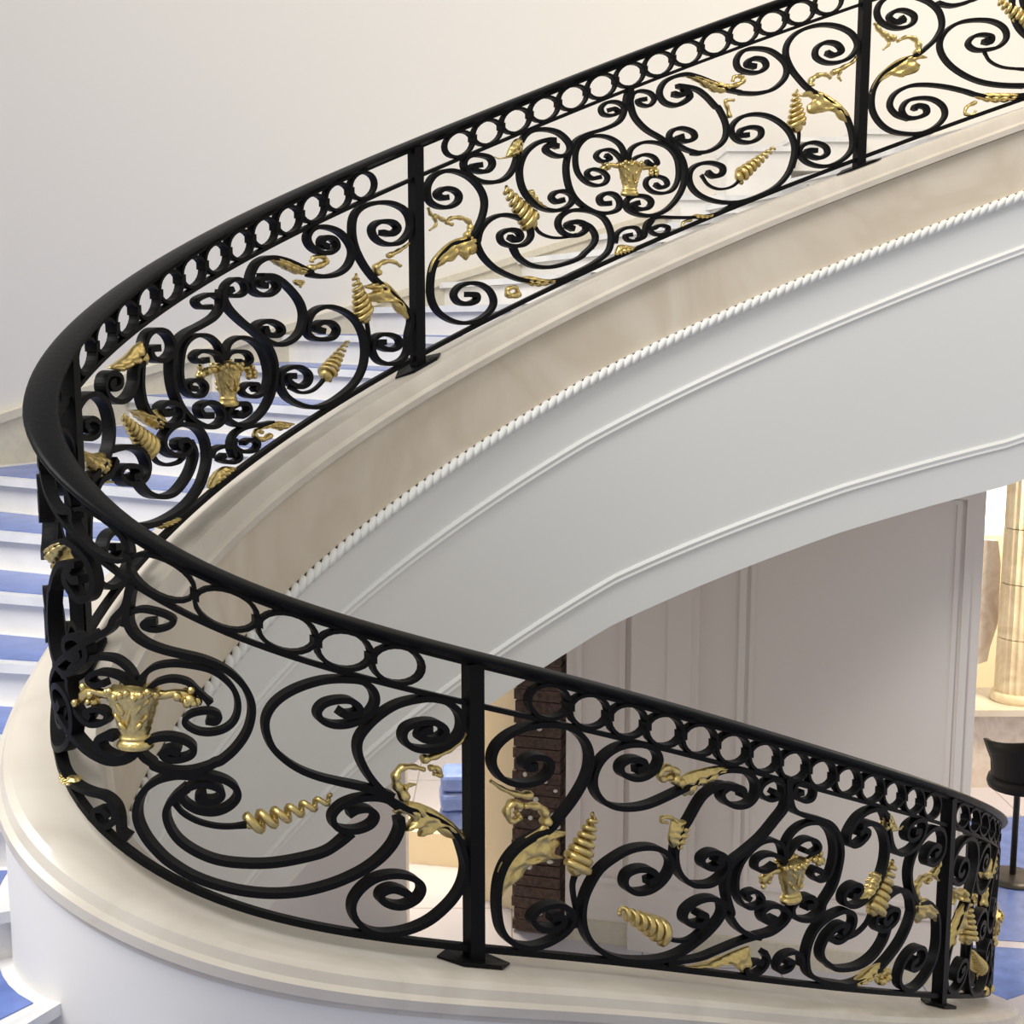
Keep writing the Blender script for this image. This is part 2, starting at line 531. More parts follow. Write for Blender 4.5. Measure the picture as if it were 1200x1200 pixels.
# ---- gilded pieces
def leaf(eA, eB, name='acanthus_leaf', bulge=.022, ribs=3, per=6):
    """leaf between two lobed edges (lists of (s, v)), domed on both faces and ribbed"""
    a = catmull(eA, per); b = catmull(eB, per)
    n = 54
    def rs(c):
        d = np.r_[0, np.cumsum(np.linalg.norm(np.diff(c, axis=0), axis=1))]; d /= d[-1]
        g = np.linspace(0, 1, n); return np.stack([np.interp(g, d, c[:, 0]), np.interp(g, d, c[:, 1])], 1)
    a = rs(a); b = rs(b); m = 11
    for i in range(n):       # serrated lobes along the free edge
        d = b[i] - a[i]; b[i] = b[i] + d * .16 * (abs(math.sin(math.pi * 5.5 * i / n)) - .5)
    V = []
    for side in (1, -1):
        for i in range(n):
            env = math.sin(math.pi * (i + .6) / (n + .2)) ** .5
            for j in range(m):
                w = j / (m - 1)
                q = a[i] * (1 - w) + b[i] * w
                dome = bulge * env * math.sqrt(max(0, 1 - (2 * w - 1) ** 2))
                rib = (.006 * math.cos(2 * math.pi * ribs * w) + .008 * w * math.cos(2 * math.pi * 5.5 * i / n + math.pi + 2.2 * w)) * env * (0 if j in (0, m - 1) else 1)
                V.append(PT(q[0], q[1], side * (dome + rib + .003)))
    F = []
    for k in range(2):
        o = k * n * m
        for i in range(n - 1):
            for j in range(m - 1):
                F.append((o + i * m + j, o + i * m + j + 1, o + (i + 1) * m + j + 1, o + (i + 1) * m + j))
    o = n * m
    for i in range(n - 1):
        for j in (0, m - 1):
            F.append((i * m + j, (i + 1) * m + j, o + (i + 1) * m + j, o + i * m + j))
    for i in (0, n - 1):
        for j in range(m - 1):
            F.append((i * m + j, i * m + j + 1, o + i * m + j + 1, o + i * m + j))
    return rchild(mesh_obj(name, V, F, M['gold'], None, True))

def coil(b, t, rb, rt, turns=7, name='coil_finial'):
    b = np.array(b); t = np.array(t)
    ax = t - b; L = np.linalg.norm(ax); d = ax / L; pr = np.array([-d[1], d[0]])
    mb = MB(); pts = []; rad = []
    n = int(turns * 14)
    for i in range(n + 1):
        w = i / n; a = 2 * math.pi * turns * w
        r = rb + (rt - rb) * w
        q = b + ax * w + pr * r * math.cos(a)
        pts.append(PT(q[0], q[1], r * math.sin(a))); rad.append(max(.0028, min(L / turns * .5, rb * .62) * (1 - .5 * w)))
    mb.tube(pts, rad, 7)
    mb.blob(PT(b[0], b[1], 0), rb * .75, 8, 5)
    return rchild(mb.build(name, M['gold'], None, True))

def curl(pts, r0, r1, name='gilded_curl', depth=1.6):
    c = catmull(pts, 5)
    mb = MB()
    pos = np.array([PT(s, v) for s, v in c]); n = len(pos)
    T = np.gradient(pos, axis=0); T /= np.linalg.norm(T, axis=1)[:, None] + 1e-9
    V = []; F = []; sg = 8
    for i in range(n):
        nn = NRM(c[i][0]); N = np.cross(nn, T[i]); N /= np.linalg.norm(N) + 1e-9
        w = i / (n - 1); r = (r0 + (r1 - r0) * w) * (1 + .18 * math.sin(i * 1.3))
        for k in range(sg):
            a = 2 * math.pi * k / sg
            V.append(pos[i] + N * r * math.cos(a) + nn * r * depth * math.sin(a))
    for i in range(n - 1):
        for k in range(sg):
            k2 = (k + 1) % sg
            F.append((i * sg + k, i * sg + k2, (i + 1) * sg + k2, (i + 1) * sg + k))
    F += [tuple(range(sg))[::-1], tuple(range((n - 1) * sg, n * sg))]
    return rchild(mesh_obj(name, V, F, M['gold'], None, True))

def urn(c, h=.19, tilt=0.0, hx=1.0):
    """gilded basket urn with two flower arms, centre c = (s, v)"""
    mb = MB()
    ct, st = math.cos(tilt), math.sin(tilt)
    def loc(a, b, n): # a along the rail, b up
        a *= hx
        return PF(c[0] + a * ct - b * st, c[1] + a * st + b * ct, n, c[0])
    prof = [(.030, -.092), (.048, -.088), (.052, -.078), (.047, -.068), (.040, -.064), (.044, -.058), (.038, -.050), (.041, -.030), (.050, .000), (.060, .035), (.068, .058), (.074, .070), (.066, .078), (.03, .088), (.008, .094)]
    k = h / .19; seg = 40; V = []; F = []
    lv = np.interp(np.linspace(0, 1, 46), np.linspace(0, 1, len(prof)), np.array(prof)[:, 1])
    prof = [(float(np.interp(t, np.linspace(0, 1, len(prof)), np.array(prof)[:, 0])), float(z)) for t, z in zip(np.linspace(0, 1, 46), lv)]
    for r, z in prof:
        for i in range(seg):
            a = 2 * math.pi * i / seg
            fl = 1 + (.05 * math.cos(5 * a) + .085 * math.cos(10 * a + 2.5 * math.sin(z * 90)) * math.cos(z * 190) if -.045 < z < .066 else 0)
            V.append(loc(r * k * fl * math.cos(a), z * k, r * k * fl * .72 * math.sin(a)))
    for i in range(len(prof) - 1):
        for j in range(seg):
            j2 = (j + 1) % seg
            F.append((i * seg + j, i * seg + j2, (i + 1) * seg + j2, (i + 1) * seg + j))
    F += [tuple(range(seg))[::-1], tuple(range((len(prof) - 1) * seg, len(prof) * seg))]
    mb.add(V, F)
    rnd = random.Random(7)
    for side in (1, -1):
        for (a, b, ra, rb_) in [(0, .015, .006, .055), (-.022, .03, .008, .03), (.022, .03, .008, .03), (-.02, -.02, .008, .02), (.02, -.02, .008, .02),
                                (-.040, .045, .007, .02), (.040, .045, .007, .02), (-.034, .0, .006, .022), (.034, .0, .006, .022)]:
            rr = .05 + .16 * max(0, b)
            nz = math.sqrt(max(1e-4, (rr) ** 2 - a * a)) * .72
            q = []
            for w in np.linspace(-1, 1, 6): q.append(loc((a + .006 * math.sin(2 * w) * (1 if a >= 0 else -1)) * k, (b + rb_ * w * .6) * k, side * nz * k))
            mb.tube(q, [ra * k * x for x in (.3, .8, 1, 1, .8, .3)], 6)
        for i in range(9):
            x = -.064 + .016 * i
            mb.blob(loc(x * k, (.070 + .008 * math.sin(i * 2.1)) * k, side * math.sqrt(max(0, .07 ** 2 - x * x)) * .72 * k), .011 * k, 6, 4)
    for sd in (-1, 1):
        path = [(.06, .060), (.085, .058), (.11, .062), (.135, .058), (.155, .045), (.165, .025)]
        mb.tube([loc(sd * a * k, b * k, 0) for a, b in path], [x * k for x in (.016, .013, .012, .014, .016, .010)], 7)
        for i in range(10):
            a = .115 + .06 * rnd.random(); b = .022 + .05 * rnd.random()
            mb.blob(loc(sd * a * k, b * k, (rnd.random() - .5) * .045 * k), (.009 + .009 * rnd.random()) * k, 6, 4)
    for i in range(5):
        mb.blob(loc((-.02 + .01 * i) * k, (.088 + .006 * (i == 2)) * k, 0), .012 * k, 6, 4)
    return rchild(mb.build('urn_ornament', M['gold'], None, True))

# ---- crops used for reading the photograph: origin and magnification
K = {'K1': (480, 120, 6), 'K2': (480, 230, 6), 'K3': (640, 100, 6), 'K4': (800, 60, 6), 'K5': (860, 0, 6), 'K6': (1000, 0, 6), 'K7': (460, 60, 3),
     'B1': (340, 180, 6), 'B2': (280, 280, 6), 'B3': (180, 320, 6), 'B4': (70, 380, 6), 'B5': (120, 480, 6),
     'D1': (20, 560, 6), 'D2': (30, 720, 6), 'D3': (140, 700, 6), 'D4': (40, 860, 6), 'D5': (180, 880, 6), 'D6': (290, 770, 6), 'D7': (380, 800, 6), 'D8': (380, 960, 6),
     'C1': (540, 790, 6), 'C2': (540, 950, 6), 'C3': (660, 840, 6), 'C4': (700, 970, 6), 'C5': (820, 880, 6), 'C6': (860, 980, 6), 'C7': (970, 900, 6), 'C8': (1000, 1000, 6)}
SPAN = {'A': (POSTS['U'] - .12, POSTS['M'] + .1), 'B': (POSTS['M'] - .1, POSTS['L'] + .12), 'D': (6.30, POSTS['N'] + .1, 7.0), 'C': (POSTS['N'] - .1, POSTS['R'] + .15), 'E': (-.6, POSTS['U'] + .1)}
def read(panel, segs):
    out = []
    for key, pts in segs:
        ox, oy, k = K[key]
        out += [sv(ox + x / k, oy + y / k, SPAN[panel]) for x, y in pts]
    return np.array(out)
def one(panel, key, x, y): return read(panel, [(key, [(x, y)])])[0]
def mpx(panel, key, x, y):          # metres per crop pixel (vertical) there
    a = one(panel, key, x, y - 12); b = one(panel, key, x, y + 12)
    return abs(a[1] - b[1]) / 24

# remap a piece of panel A onto another panel by normalised position
ENDS = {'A': ('M', 'U'), 'B': ('L', 'M'), 'D': ('N', 'L'), 'C': ('R', 'N'), 'E': ('U', 'T'), 'F': ('E', 'R')}
MIDU = {}
def u_of(panel, s):
    lo, hi = ENDS[panel]; return (POSTS[lo] - s) / (POSTS[lo] - POSTS[hi])
def remap(pts, panel):
    lo, hi = ENDS[panel]
    out = []
    for s, v in pts:
        u = u_of('A', s)
        if panel in MIDU: u = np.interp(u, [0, MIDU['A'], 1], [0, MIDU[panel], 1]) if 0 <= u <= 1 else u
        out.append((POSTS[lo] + u * (POSTS[hi] - POSTS[lo]), v))
    return np.array(out)
MIDU['A'] = u_of('A', one('A', 'K3', 585, 650)[0])
MIDU['B'] = u_of('B', one('B', 'B3', 525, 780)[0])
MIDU['D'] = u_of('D', one('D', 'D2', 770, 720)[0])
MIDU['C'] = u_of('C', one('C', 'C5', 640, 900)[0])

# ================================================================== panel tracings
A = {}
A['s_post'] = [('K1', [(262, 668), (225, 672), (190, 645), (235, 608), (305, 615), (345, 655), (330, 705), (270, 737), (195, 732), (135, 690), (122, 600), (165, 520), (245, 483), (330, 488), (420, 530), (495, 610), (525, 700), (510, 800), (465, 900), (400, 970)]),
   ('K2', [(300, 335), (215, 410), (165, 490), (145, 600), (150, 720), (195, 810), (280, 870), (380, 892), (480, 870), (560, 810), (590, 745), (565, 670), (500, 622), (420, 610), (345, 635), (308, 690), (335, 742), (400, 757), (462, 735), (465, 695), (400, 690)])]
A['c_low'] = [('K1', [(700, 945), (745, 970), (778, 945), (755, 905), (690, 897), (635, 930), (650, 985), (720, 1010), (800, 1000), (850, 945), (840, 880), (790, 825), (700, 795), (620, 797), (545, 835), (495, 900), (478, 965)]),
   ('K2', [(475, 345), (515, 425), (590, 500), (690, 555), (800, 592), (920, 605), (1060, 585), (1150, 545)]), ('K7', [(700, 750)]),
   ('K3', [(425, 1180), (455, 1100), (450, 1020), (410, 940), (340, 895), (250, 878), (160, 885), (95, 930), (85, 990), (130, 1045), (210, 1058), (275, 1020), (265, 975), (200, 960), (145, 985), (190, 1010)])]
A['c_in'] = [('K1', [(720, 1005), (760, 1085), (850, 1145), (970, 1160), (1090, 1135), (1190, 1095)]), ('K3', [(270, 1180), (330, 1120), (345, 1060), (310, 1000), (250, 970)])]
A['stem1'] = [('K1', [(870, 860), (920, 920), (1000, 950), (1090, 950), (1170, 930)])]
A['c_top'] = [('K1', [(500, 440), (440, 450), (470, 483), (540, 485), (580, 440), (560, 390), (480, 370), (405, 385), (378, 435), (410, 505), (490, 555), (590, 562), (670, 535), (725, 470), (755, 380), (775, 290), (830, 215), (930, 190), (1040, 212), (1118, 285), (1122, 345), (1080, 377), (1015, 374), (955, 335), (985, 300), (1040, 310)])]
A['c_lyre'] = [('K1', [(1020, 268), (960, 266), (880, 295), (810, 360), (775, 450), (775, 540), (800, 620), (850, 690), (920, 740), (1010, 762), (1090, 745), (1140, 700), (1135, 650), (1080, 625), (1020, 635), (995, 670), (1030, 700), (1080, 685)])]
A['ly_l'] = [('K3', [(585, 30), (570, 70), (555, 140), (535, 220), (490, 270), (400, 310), (300, 340), (220, 380), (170, 450), (140, 560), (150, 680), (190, 780), (260, 850), (350, 895), (440, 898), (505, 870), (515, 815), (480, 770), (420, 760), (375, 790), (390, 830), (450, 830)])]
A['ly_r'] = [('K3', [(590, 30), (588, 80), (595, 150), (625, 230), (700, 310), (800, 370), (880, 430), (945, 500), (975, 600), (958, 720), (900, 820), (820, 890), (720, 918), (620, 900), (565, 860), (570, 805), (630, 778), (700, 785), (738, 820), (715, 862), (650, 872), (605, 845), (650, 825)])]
A['curl_l'] = [('K3', [(555, 170), (535, 140), (490, 118), (425, 122), (385, 160), (400, 203), (460, 213), (508, 190), (480, 165), (440, 175)])]
A['curl_r'] = [('K3', [(592, 100), (610, 60), (660, 40), (730, 55), (760, 100), (722, 145), (660, 135), (645, 105), (700, 98)])]
A['in_l'] = [('K3', [(560, 540), (545, 470), (510, 410), (440, 368), (350, 355), (270, 380), (215, 450), (205, 540), (225, 620), (280, 680), (350, 705), (410, 690), (430, 645), (390, 605), (320, 590), (285, 620), (320, 655), (380, 645)])]
A['in_ul'] = [('K3', [(545, 560), (510, 500), (450, 455), (380, 462), (350, 500), (390, 535), (450, 518), (420, 490)])]
A['in_r'] = [('K3', [(570, 540), (595, 450), (670, 405), (760, 402), (850, 432), (910, 500), (930, 590), (920, 680), (880, 740), (810, 760), (740, 745), (700, 700), (715, 655), (775, 640), (835, 660), (850, 700), (805, 720), (765, 695)])]
A['in_ur'] = [('K3', [(580, 570), (620, 515), (690, 488), (755, 505), (782, 550), (745, 560), (700, 535)])]
A['c_right'] = [('K7', [(985, 150), (1015, 155), (1035, 135), (1000, 122)]), ('K3', [(1045, 25), (1120, 75), (1190, 150)]), ('K4', [(60, 300)][:0]), ('K4', [(250, 400), (298, 500), (303, 590), (260, 660), (170, 708), (60, 716)]),
   ('K3', [(1080, 482), (980, 452), (905, 405), (865, 365), (885, 320), (950, 302), (1028, 328), (1042, 370), (985, 395), (920, 375), (960, 357)])]
A['bot_l'] = [('K3', [(480, 1110), (500, 1040), (560, 1003), (630, 1003), (660, 1045), (640, 1088), (580, 1092), (555, 1060), (600, 1050)])]
A['bot_r'] = [('K3', [(640, 1085), (690, 1060), (695, 1000), (720, 955), (790, 928), (900, 930), (1040, 928), (1190, 905)]), ('K4', [(330, 1092), (450, 1050)])]
A['bot_c'] = [('K3', [(745, 945), (720, 1000), (765, 1048), (835, 1042), (857, 1000), (800, 985), (755, 1005)])]
A['c_big'] = [('K4', [(170, 850), (215, 880), (275, 862), (275, 812), (190, 785), (100, 800), (50, 850), (50, 930), (100, 1000), (190, 1045), (300, 1065), (420, 1055), (550, 1010), (660, 950), (740, 860), (780, 750), (785, 660), (750, 570), (680, 500), (590, 455), (490, 445), (400, 470), (345, 530), (350, 590), (400, 635), (480, 640), (545, 600), (545, 550), (480, 535), (410, 555), (405, 590), (460, 590)])]
A['stem2'] = [('K4', [(130, 870), (180, 940), (260, 970), (350, 950), (415, 890)])]
A['c_topr'] = [('K5', [(150, 470), (90, 452), (130, 414), (205, 422), (225, 470), (170, 510), (90, 508), (30, 480), (18, 420), (60, 362), (140, 342), (250, 357), (340, 420), (372, 485), (350, 560), (270, 630), (160, 658), (50, 655)]),
   ('K4', [(400, 290), (300, 268), (200, 222), (100, 182), (0, 165)]), ('K7', [(960, 105), (938, 145), (955, 180), (1000, 190), (1045, 160), (1020, 130)])]
A['s_postr'] = [('K5', [(650, 370), (700, 390), (755, 360), (720, 310), (640, 300), (580, 340), (575, 400), (640, 440), (730, 440), (820, 400), (868, 320), (830, 240), (740, 190), (630, 175), (520, 195), (430, 240), (375, 310), (365, 390), (400, 480), (460, 560), (530, 630), (640, 700), (740, 780), (800, 850), (830, 950), (830, 1040), (780, 1110), (690, 1160), (600, 1170), (510, 1140), (460, 1080), (480, 1025), (560, 1002), (640, 1030), (655, 1080), (600, 1112), (530, 1095), (515, 1060), (580, 1060)])]
A['stem3'] = [('K5', [(455, 900), (457, 960), (450, 1030), (442, 1090), (415, 1180)])]

# gilded pieces of panel A : (kind, data)
AG = [
 ('leaf', [('K2', [(490, 305), (400, 285), (310, 305), (230, 360), (170, 430), (140, 520)])], [('K2', [(485, 320), (420, 345), (470, 375), (400, 440), (340, 415), (290, 455), (200, 495), (145, 560)])]),
 ('curl', [('K1', [(430, 960), (400, 940), (425, 890), (415, 840), (360, 812), (290, 815), (260, 845), (300, 860)])], 22, 12),
 ('curl', [('K1', [(240, 830), (190, 800), (150, 790), (130, 740)])], 16, 10),
 ('curl', [('K1', [(170, 800), (185, 860), (140, 900)])], 14, 7),
 ('coil', ('K1', (860, 850), (668, 605)), 58, 14, 7),
 ('leaf', [('K1', [(800, 620), (850, 690), (920, 742), (980, 762)])], [('K1', [(800, 640), (860, 612), (900, 690), (985, 750)])]),
 ('leaf', [('K1', [(800, 250), (740, 260), (700, 320), (680, 378)])], [('K1', [(800, 260), (785, 310), (775, 375), (690, 380)])]),
 ('curl', [('K1', [(760, 375), (690, 385), (630, 395), (595, 382)])], 8, 4),
 ('leaf', [('K2', [(760, 570), (840, 560), (940, 580), (1060, 585)])], [('K2', [(790, 600), (850, 625), (940, 630), (1060, 595)])]),
 ('curl', [('K2', [(770, 690), (700, 700), (690, 655), (740, 640), (760, 670)])], 22, 14),
 ('leaf', [('K3', [(480, 1195), (500, 1130), (540, 1120), (620, 1135)])], [('K3', [(490, 1198), (540, 1190), (590, 1170), (630, 1140)])]),
 ('leaf', [('K3', [(1010, 930), (1050, 905), (1130, 910), (1190, 895)])], [('K3', [(1020, 938), (1080, 940), (1140, 935), (1195, 905)])]),
 ('curl', [('K3', [(1020, 945), (970, 960), (955, 990), (985, 1000)])], 12, 7),
 ('coil', ('K4', (400, 880), (645, 680)), 52, 12, 8),
 ('leaf', [('K4', [(0, 160), (100, 172), (220, 205), (330, 240), (350, 265)])], [('K4', [(0, 172), (100, 215), (150, 250), (250, 295), (350, 270)])]),
 ('curl', [('K4', [(300, 255), (360, 245), (420, 215), (415, 180), (365, 180), (350, 210)])], 22, 12),
 ('curl', [('K4', [(330, 470), (315, 400), (300, 350), (360, 345)])], 16, 10),
 ('coil', ('K5', (440, 890), (432, 640)), 64, 14, 7),
 ('leaf', [('K5', [(530, 620), (620, 650), (720, 710), (800, 790), (835, 870)])], [('K5', [(530, 630), (470, 672), (560, 700), (500, 760), (580, 800), (680, 780), (750, 840), (830, 880)])]),
 ('curl', [('K5', [(540, 610), (540, 570), (580, 535), (640, 525), (680, 550)])], 24, 12),
 ('curl', [('K5', [(690, 515), (760, 480), (830, 440), (860, 400)])], 20, 10),
 ('curl', [('K5', [(750, 500), (735, 540), (755, 570)])], 12, 7),
]
E_ = {
 's': [('K6', [(330, 120), (350, 150), (290, 155), (250, 120), (290, 80), (360, 75), (425, 110), (420, 160), (360, 195), (270, 195), (190, 150), (165, 80), (200, 10), (290, -35), (400, -30), (520, 10), (600, 80), (622, 180), (580, 270), (520, 330), (450, 385), (340, 430), (230, 500), (170, 570), (132, 660), (132, 770), (180, 860), (260, 920), (370, 942), (480, 935), (580, 890), (640, 820), (630, 750), (560, 700), (470, 690), (380, 710), (340, 770), (370, 825), (440, 830), (510, 800), (505, 755), (440, 745), (425, 775)])],
 'tail': [('K6', [(390, 835), (300, 805), (255, 740), (290, 660), (390, 607), (510, 597), (650, 612), (780, 642), (870, 670), (1000, 690), (1200, 672)])],
 'c': [('K6', [(910, 290), (960, 300), (970, 260), (910, 245), (840, 260), (805, 310), (850, 350), (930, 352), (1020, 330), (1075, 270), (1060, 200), (980, 152), (860, 142), (740, 162), (650, 220), (607, 300), (620, 380), (680, 460), (780, 530), (900, 578), (1040, 600), (1200, 605)])],
 'stem': [('K6', [(920, 365), (960, 430), (1050, 473), (1200, 488)])],
 'top': [('K6', [(590, 25), (690, 42), (790, 20), (860, -10)])],
}
EG = [
 ('leaf', [('K6', [(450, 380), (340, 405), (250, 460), (180, 530), (140, 600), (120, 660)])], [('K6', [(460, 385), (515, 405), (430, 430), (480, 470), (400, 520), (350, 545), (300, 520), (200, 570), (130, 660)])]),
 ('curl', [('K6', [(440, 380), (460, 330), (430, 275), (370, 262), (310, 290)])], 22, 11),
 ('curl', [('K6', [(290, 275), (230, 250), (180, 210), (150, 160)])], 22, 12),
 ('curl', [('K6', [(235, 260), (250, 310), (210, 350)])], 14, 7),
 ('leaf', [('K6', [(860, 665), (950, 655), (1080, 655), (1200, 655)])], [('K6', [(850, 685), (950, 715), (1080, 715), (1200, 680)])]),
 ('curl', [('K6', [(860, 720), (800, 750), (785, 800), (840, 808), (860, 780)])], 14, 8),
 ('coil', ('K6', (1235, 165), (1018, 5)), 44, 12, 7),
]
B_ = {
 's_postr': [('B1', [(640, 555), (710, 565), (752, 525), (710, 482), (620, 482), (572, 525), (590, 590), (660, 635), (755, 630), (820, 570), (842, 490), (805, 400), (710, 350), (600, 347), (500, 378), (445, 440), (432, 540), (450, 650), (500, 760), (570, 860), (635, 925), (740, 1020), (805, 1090), (845, 1170)]),
    ('B2', [(1185, 680), (1180, 780), (1140, 850), (1060, 880), (980, 860), (938, 800), (935, 725), (975, 678), (1050, 672), (1115, 700), (1120, 752), (1060, 780), (990, 760), (965, 730), (1020, 725)])],
 'stem3': [('B2', [(895, 570), (908, 650), (912, 720), (900, 800)])],
 'c_topr': [('B1', [(260, 655), (215, 635), (235, 592), (300, 602), (322, 655), (270, 698), (200, 692), (140, 652), (115, 590), (150, 530), (230, 515), (330, 545), (405, 620), (432, 700), (400, 790), (330, 845), (230, 865), (130, 850)]),
    ('B2', [(500, 240), (400, 185), (300, 145), (200, 132), (120, 170), (78, 250), (72, 330), (120, 385), (200, 393), (262, 345), (240, 290), (170, 272), (130, 310), (185, 330)])],
 'c_big': [('B2', [(590, 650), (530, 625), (570, 587), (645, 592), (684, 640), (650, 695), (570, 707), (500, 690), (470, 630), (500, 535), (560, 487), (640, 477), (740, 512), (820, 580), (868, 680), (883, 790), (868, 900), (820, 1000), (740, 1080), (640, 1150), (540, 1183), (430, 1168), (330, 1110), (282, 1020), (287, 945), (340, 907), (420, 902), (485, 950), (478, 1010), (420, 1040), (350, 1012), (335, 970), (385, 962)])],
 'stem2': [('B2', [(350, 1040), (430, 1080), (510, 1068), (570, 1020), (605, 970)])],
 'c_right': [('B2', [(150, 262), (240, 268), (330, 328), (415, 430), (447, 530), (428, 640), (370, 710), (290, 743), (215, 730), (140, 680), (105, 630), (140, 590), (210, 578), (280, 610), (293, 655), (240, 682), (165, 655), (190, 630)])],
 'ly_l': [('B3', [(475, 120), (468, 170), (465, 235), (415, 310), (320, 370), (220, 422), (155, 490), (115, 600), (118, 750), (152, 880), (210, 980), (290, 1050), (380, 1083), (450, 1060), (478, 1000), (440, 930), (370, 908), (312, 945), (335, 1000), (400, 1000)])],
 'ly_r': [('B3', [(480, 130), (485, 185), (525, 255), (610, 340), (710, 420), (795, 510), (840, 620), (842, 750), (808, 880), (750, 980), (670, 1050), (585, 1068), (512, 1030), (510, 970), (570, 925), (640, 920), (658, 968), (600, 1005), (560, 980)])],
 'curl_l': [('B3', [(465, 175), (400, 150), (330, 168), (288, 200), (320, 240), (395, 238)])],
 'curl_r': [('B3', [(480, 150), (500, 85), (560, 42), (622, 62), (640, 120), (590, 160), (510, 150), (545, 110)])],
 'in_l': [('B3', [(480, 620), (465, 550), (435, 490), (370, 442), (280, 442), (212, 500), (185, 600), (180, 720), (205, 810), (260, 862), (330, 858), (358, 800), (320, 755), (250, 760), (240, 800), (290, 815)])],
 'in_ul': [('B3', [(470, 620), (440, 570), (380, 550), (310, 552), (272, 590), (310, 625), (370, 610)])],
 'in_r': [('B3', [(490, 600), (505, 530), (535, 480), (600, 452), (680, 472), (748, 540), (785, 640), (795, 740), (768, 830), (710, 868), (640, 858), (612, 820), (655, 780), (720, 785), (700, 825)])],
 'in_ur': [('B3', [(495, 600), (530, 560), (590, 550), (650, 562), (675, 610), (635, 640), (590, 620)])],
 'bot_l': [('B5', [(750, 330), (780, 280), (850, 258), (930, 280), (958, 340), (900, 372), (820, 350), (850, 320)])],
 'bot_r': [('B5', [(920, 330), (895, 260), (915, 180), (985, 130), (1090, 108), (1190, 95)])],
 'bot_c': [('B5', [(920, 200), (920, 260), (980, 295), (1060, 285), (1085, 235), (1030, 210), (980, 235)])],
 'c_lyre': [('B4', [(680, 165), (620, 180), (640, 240), (710, 255), (768, 210), (778, 130), (730, 55), (650, 42), (595, 90), (570, 200), (557, 330), (557, 450), (582, 570), (640, 660), (720, 708), (800, 700), (843, 640), (825, 577), (750, 550), (692, 585), (720, 630), (780, 615)])],
 'c_top': [('B4', [(360, 400), (325, 420), (350, 455), (398, 432), (400, 372), (350, 342), (303, 372), (292, 450), (332, 520), (400, 545), (468, 510), (512, 420), (525, 310), (580, 200)])],
 'c_low': [('B5', [(530, 270), (512, 232), (570, 212), (600, 260), (552, 318), (480, 318), (422, 270), (420, 190), (480, 120), (560, 102), (650, 125), (708, 200), (730, 320), (715, 430), (675, 540), (605, 640), (515, 720), (400, 785), (300, 815), (200, 820)])],
 'c_in': [('B5', [(600, 225), (635, 300), (618, 400), (568, 500), (490, 588), (400, 613), (312, 590), (252, 522), (222, 455)])],
 'spi': [('B4', [(340, 880), (400, 868), (480, 862), (560, 895), (602, 980), (588, 1070), (530, 1118), (450, 1118), (402, 1062), (432, 1000), (520, 1002), (540, 1050), (490, 1080)])],
 'stem1': [('B5', [(345, 315), (385, 368), (450, 388), (530, 370), (570, 330)])],
 's_post': [('B4', [(170, 740), (145, 700), (190, 662), (243, 695), (238, 770), (180, 803), (112, 780), (82, 700), (102, 590), (165, 505), (240, 495), (308, 560), (342, 680), (345, 800), (325, 900), (270, 1010), (190, 1100)])],
}
BG = [
 ('coil', ('B2', (880, 550), (812, 255)), 68, 12, 8),
 ('leaf', [('B2', [(980, 295), (1040, 310), (1110, 380), (1170, 460), (1195, 560)])], [('B2', [(970, 310), (860, 335), (950, 360), (890, 400), (960, 450), (1060, 450), (1110, 510), (1185, 570)])]),
 ('curl', [('B2', [(980, 250), (960, 205), (1010, 165), (1080, 160), (1135, 190)])], 26, 12),
 ('curl', [('B2', [(1050, 120), (1110, 90), (1160, 60), (1195, 30)])], 20, 9),
 ('leaf', [('B2', [(190, 125), (290, 130), (400, 175), (490, 205), (520, 235)])], [('B2', [(200, 140), (280, 190), (350, 225), (420, 250), (510, 240)])]),
 ('curl', [('B2', [(490, 210), (560, 190), (610, 165), (590, 125), (530, 130), (510, 160)])], 24, 14),
 ('curl', [('B2', [(420, 320), (390, 300), (450, 300), (430, 340)])], 14, 8),
 ('coil', ('B2', (615, 955), (768, 715)), 70, 9, 8),
 ('leaf', [('B3', [(720, 1100), (800, 1055), (880, 1040), (980, 1055)])], [('B3', [(720, 1110), (820, 1090), (900, 1105), (985, 1065)])]),
 ('curl', [('B3', [(820, 1140), (770, 1170), (715, 1150), (720, 1110), (760, 1120)])], 20, 14),
 ('leaf', [('B4', [(590, 110), (520, 150), (460, 220), (350, 300)])], [('B4', [(600, 130), (590, 190), (600, 280), (540, 290), (480, 300), (430, 335), (350, 310)])]),
 ('coil', ('B5', (345, 285), (140, 45)), 66, 8, 9),
 ('leaf', [('B4', [(470, 600), (540, 600), (630, 610), (700, 590)])], [('B4', [(540, 620), (600, 690), (680, 735), (760, 725)])]),
 ('leaf', [('B4', [(140, 880), (220, 905), (300, 900), (350, 950)])], [('B4', [(150, 910), (200, 1010), (280, 1070), (350, 1010)])]),
 ('curl', [('B4', [(250, 1050), (310, 1100), (370, 1110)])], 24, 10),
 ('leaf', [('B5', [(740, 550), (790, 450), (850, 400), (930, 405)])], [('B5', [(750, 555), (800, 520), (870, 460), (930, 415)])]),
 ('leaf', [('B5', [(330, 800), (400, 780), (470, 760), (540, 760)])], [('B5', [(400, 840), (440, 830), (490, 800), (545, 768)])]),
]
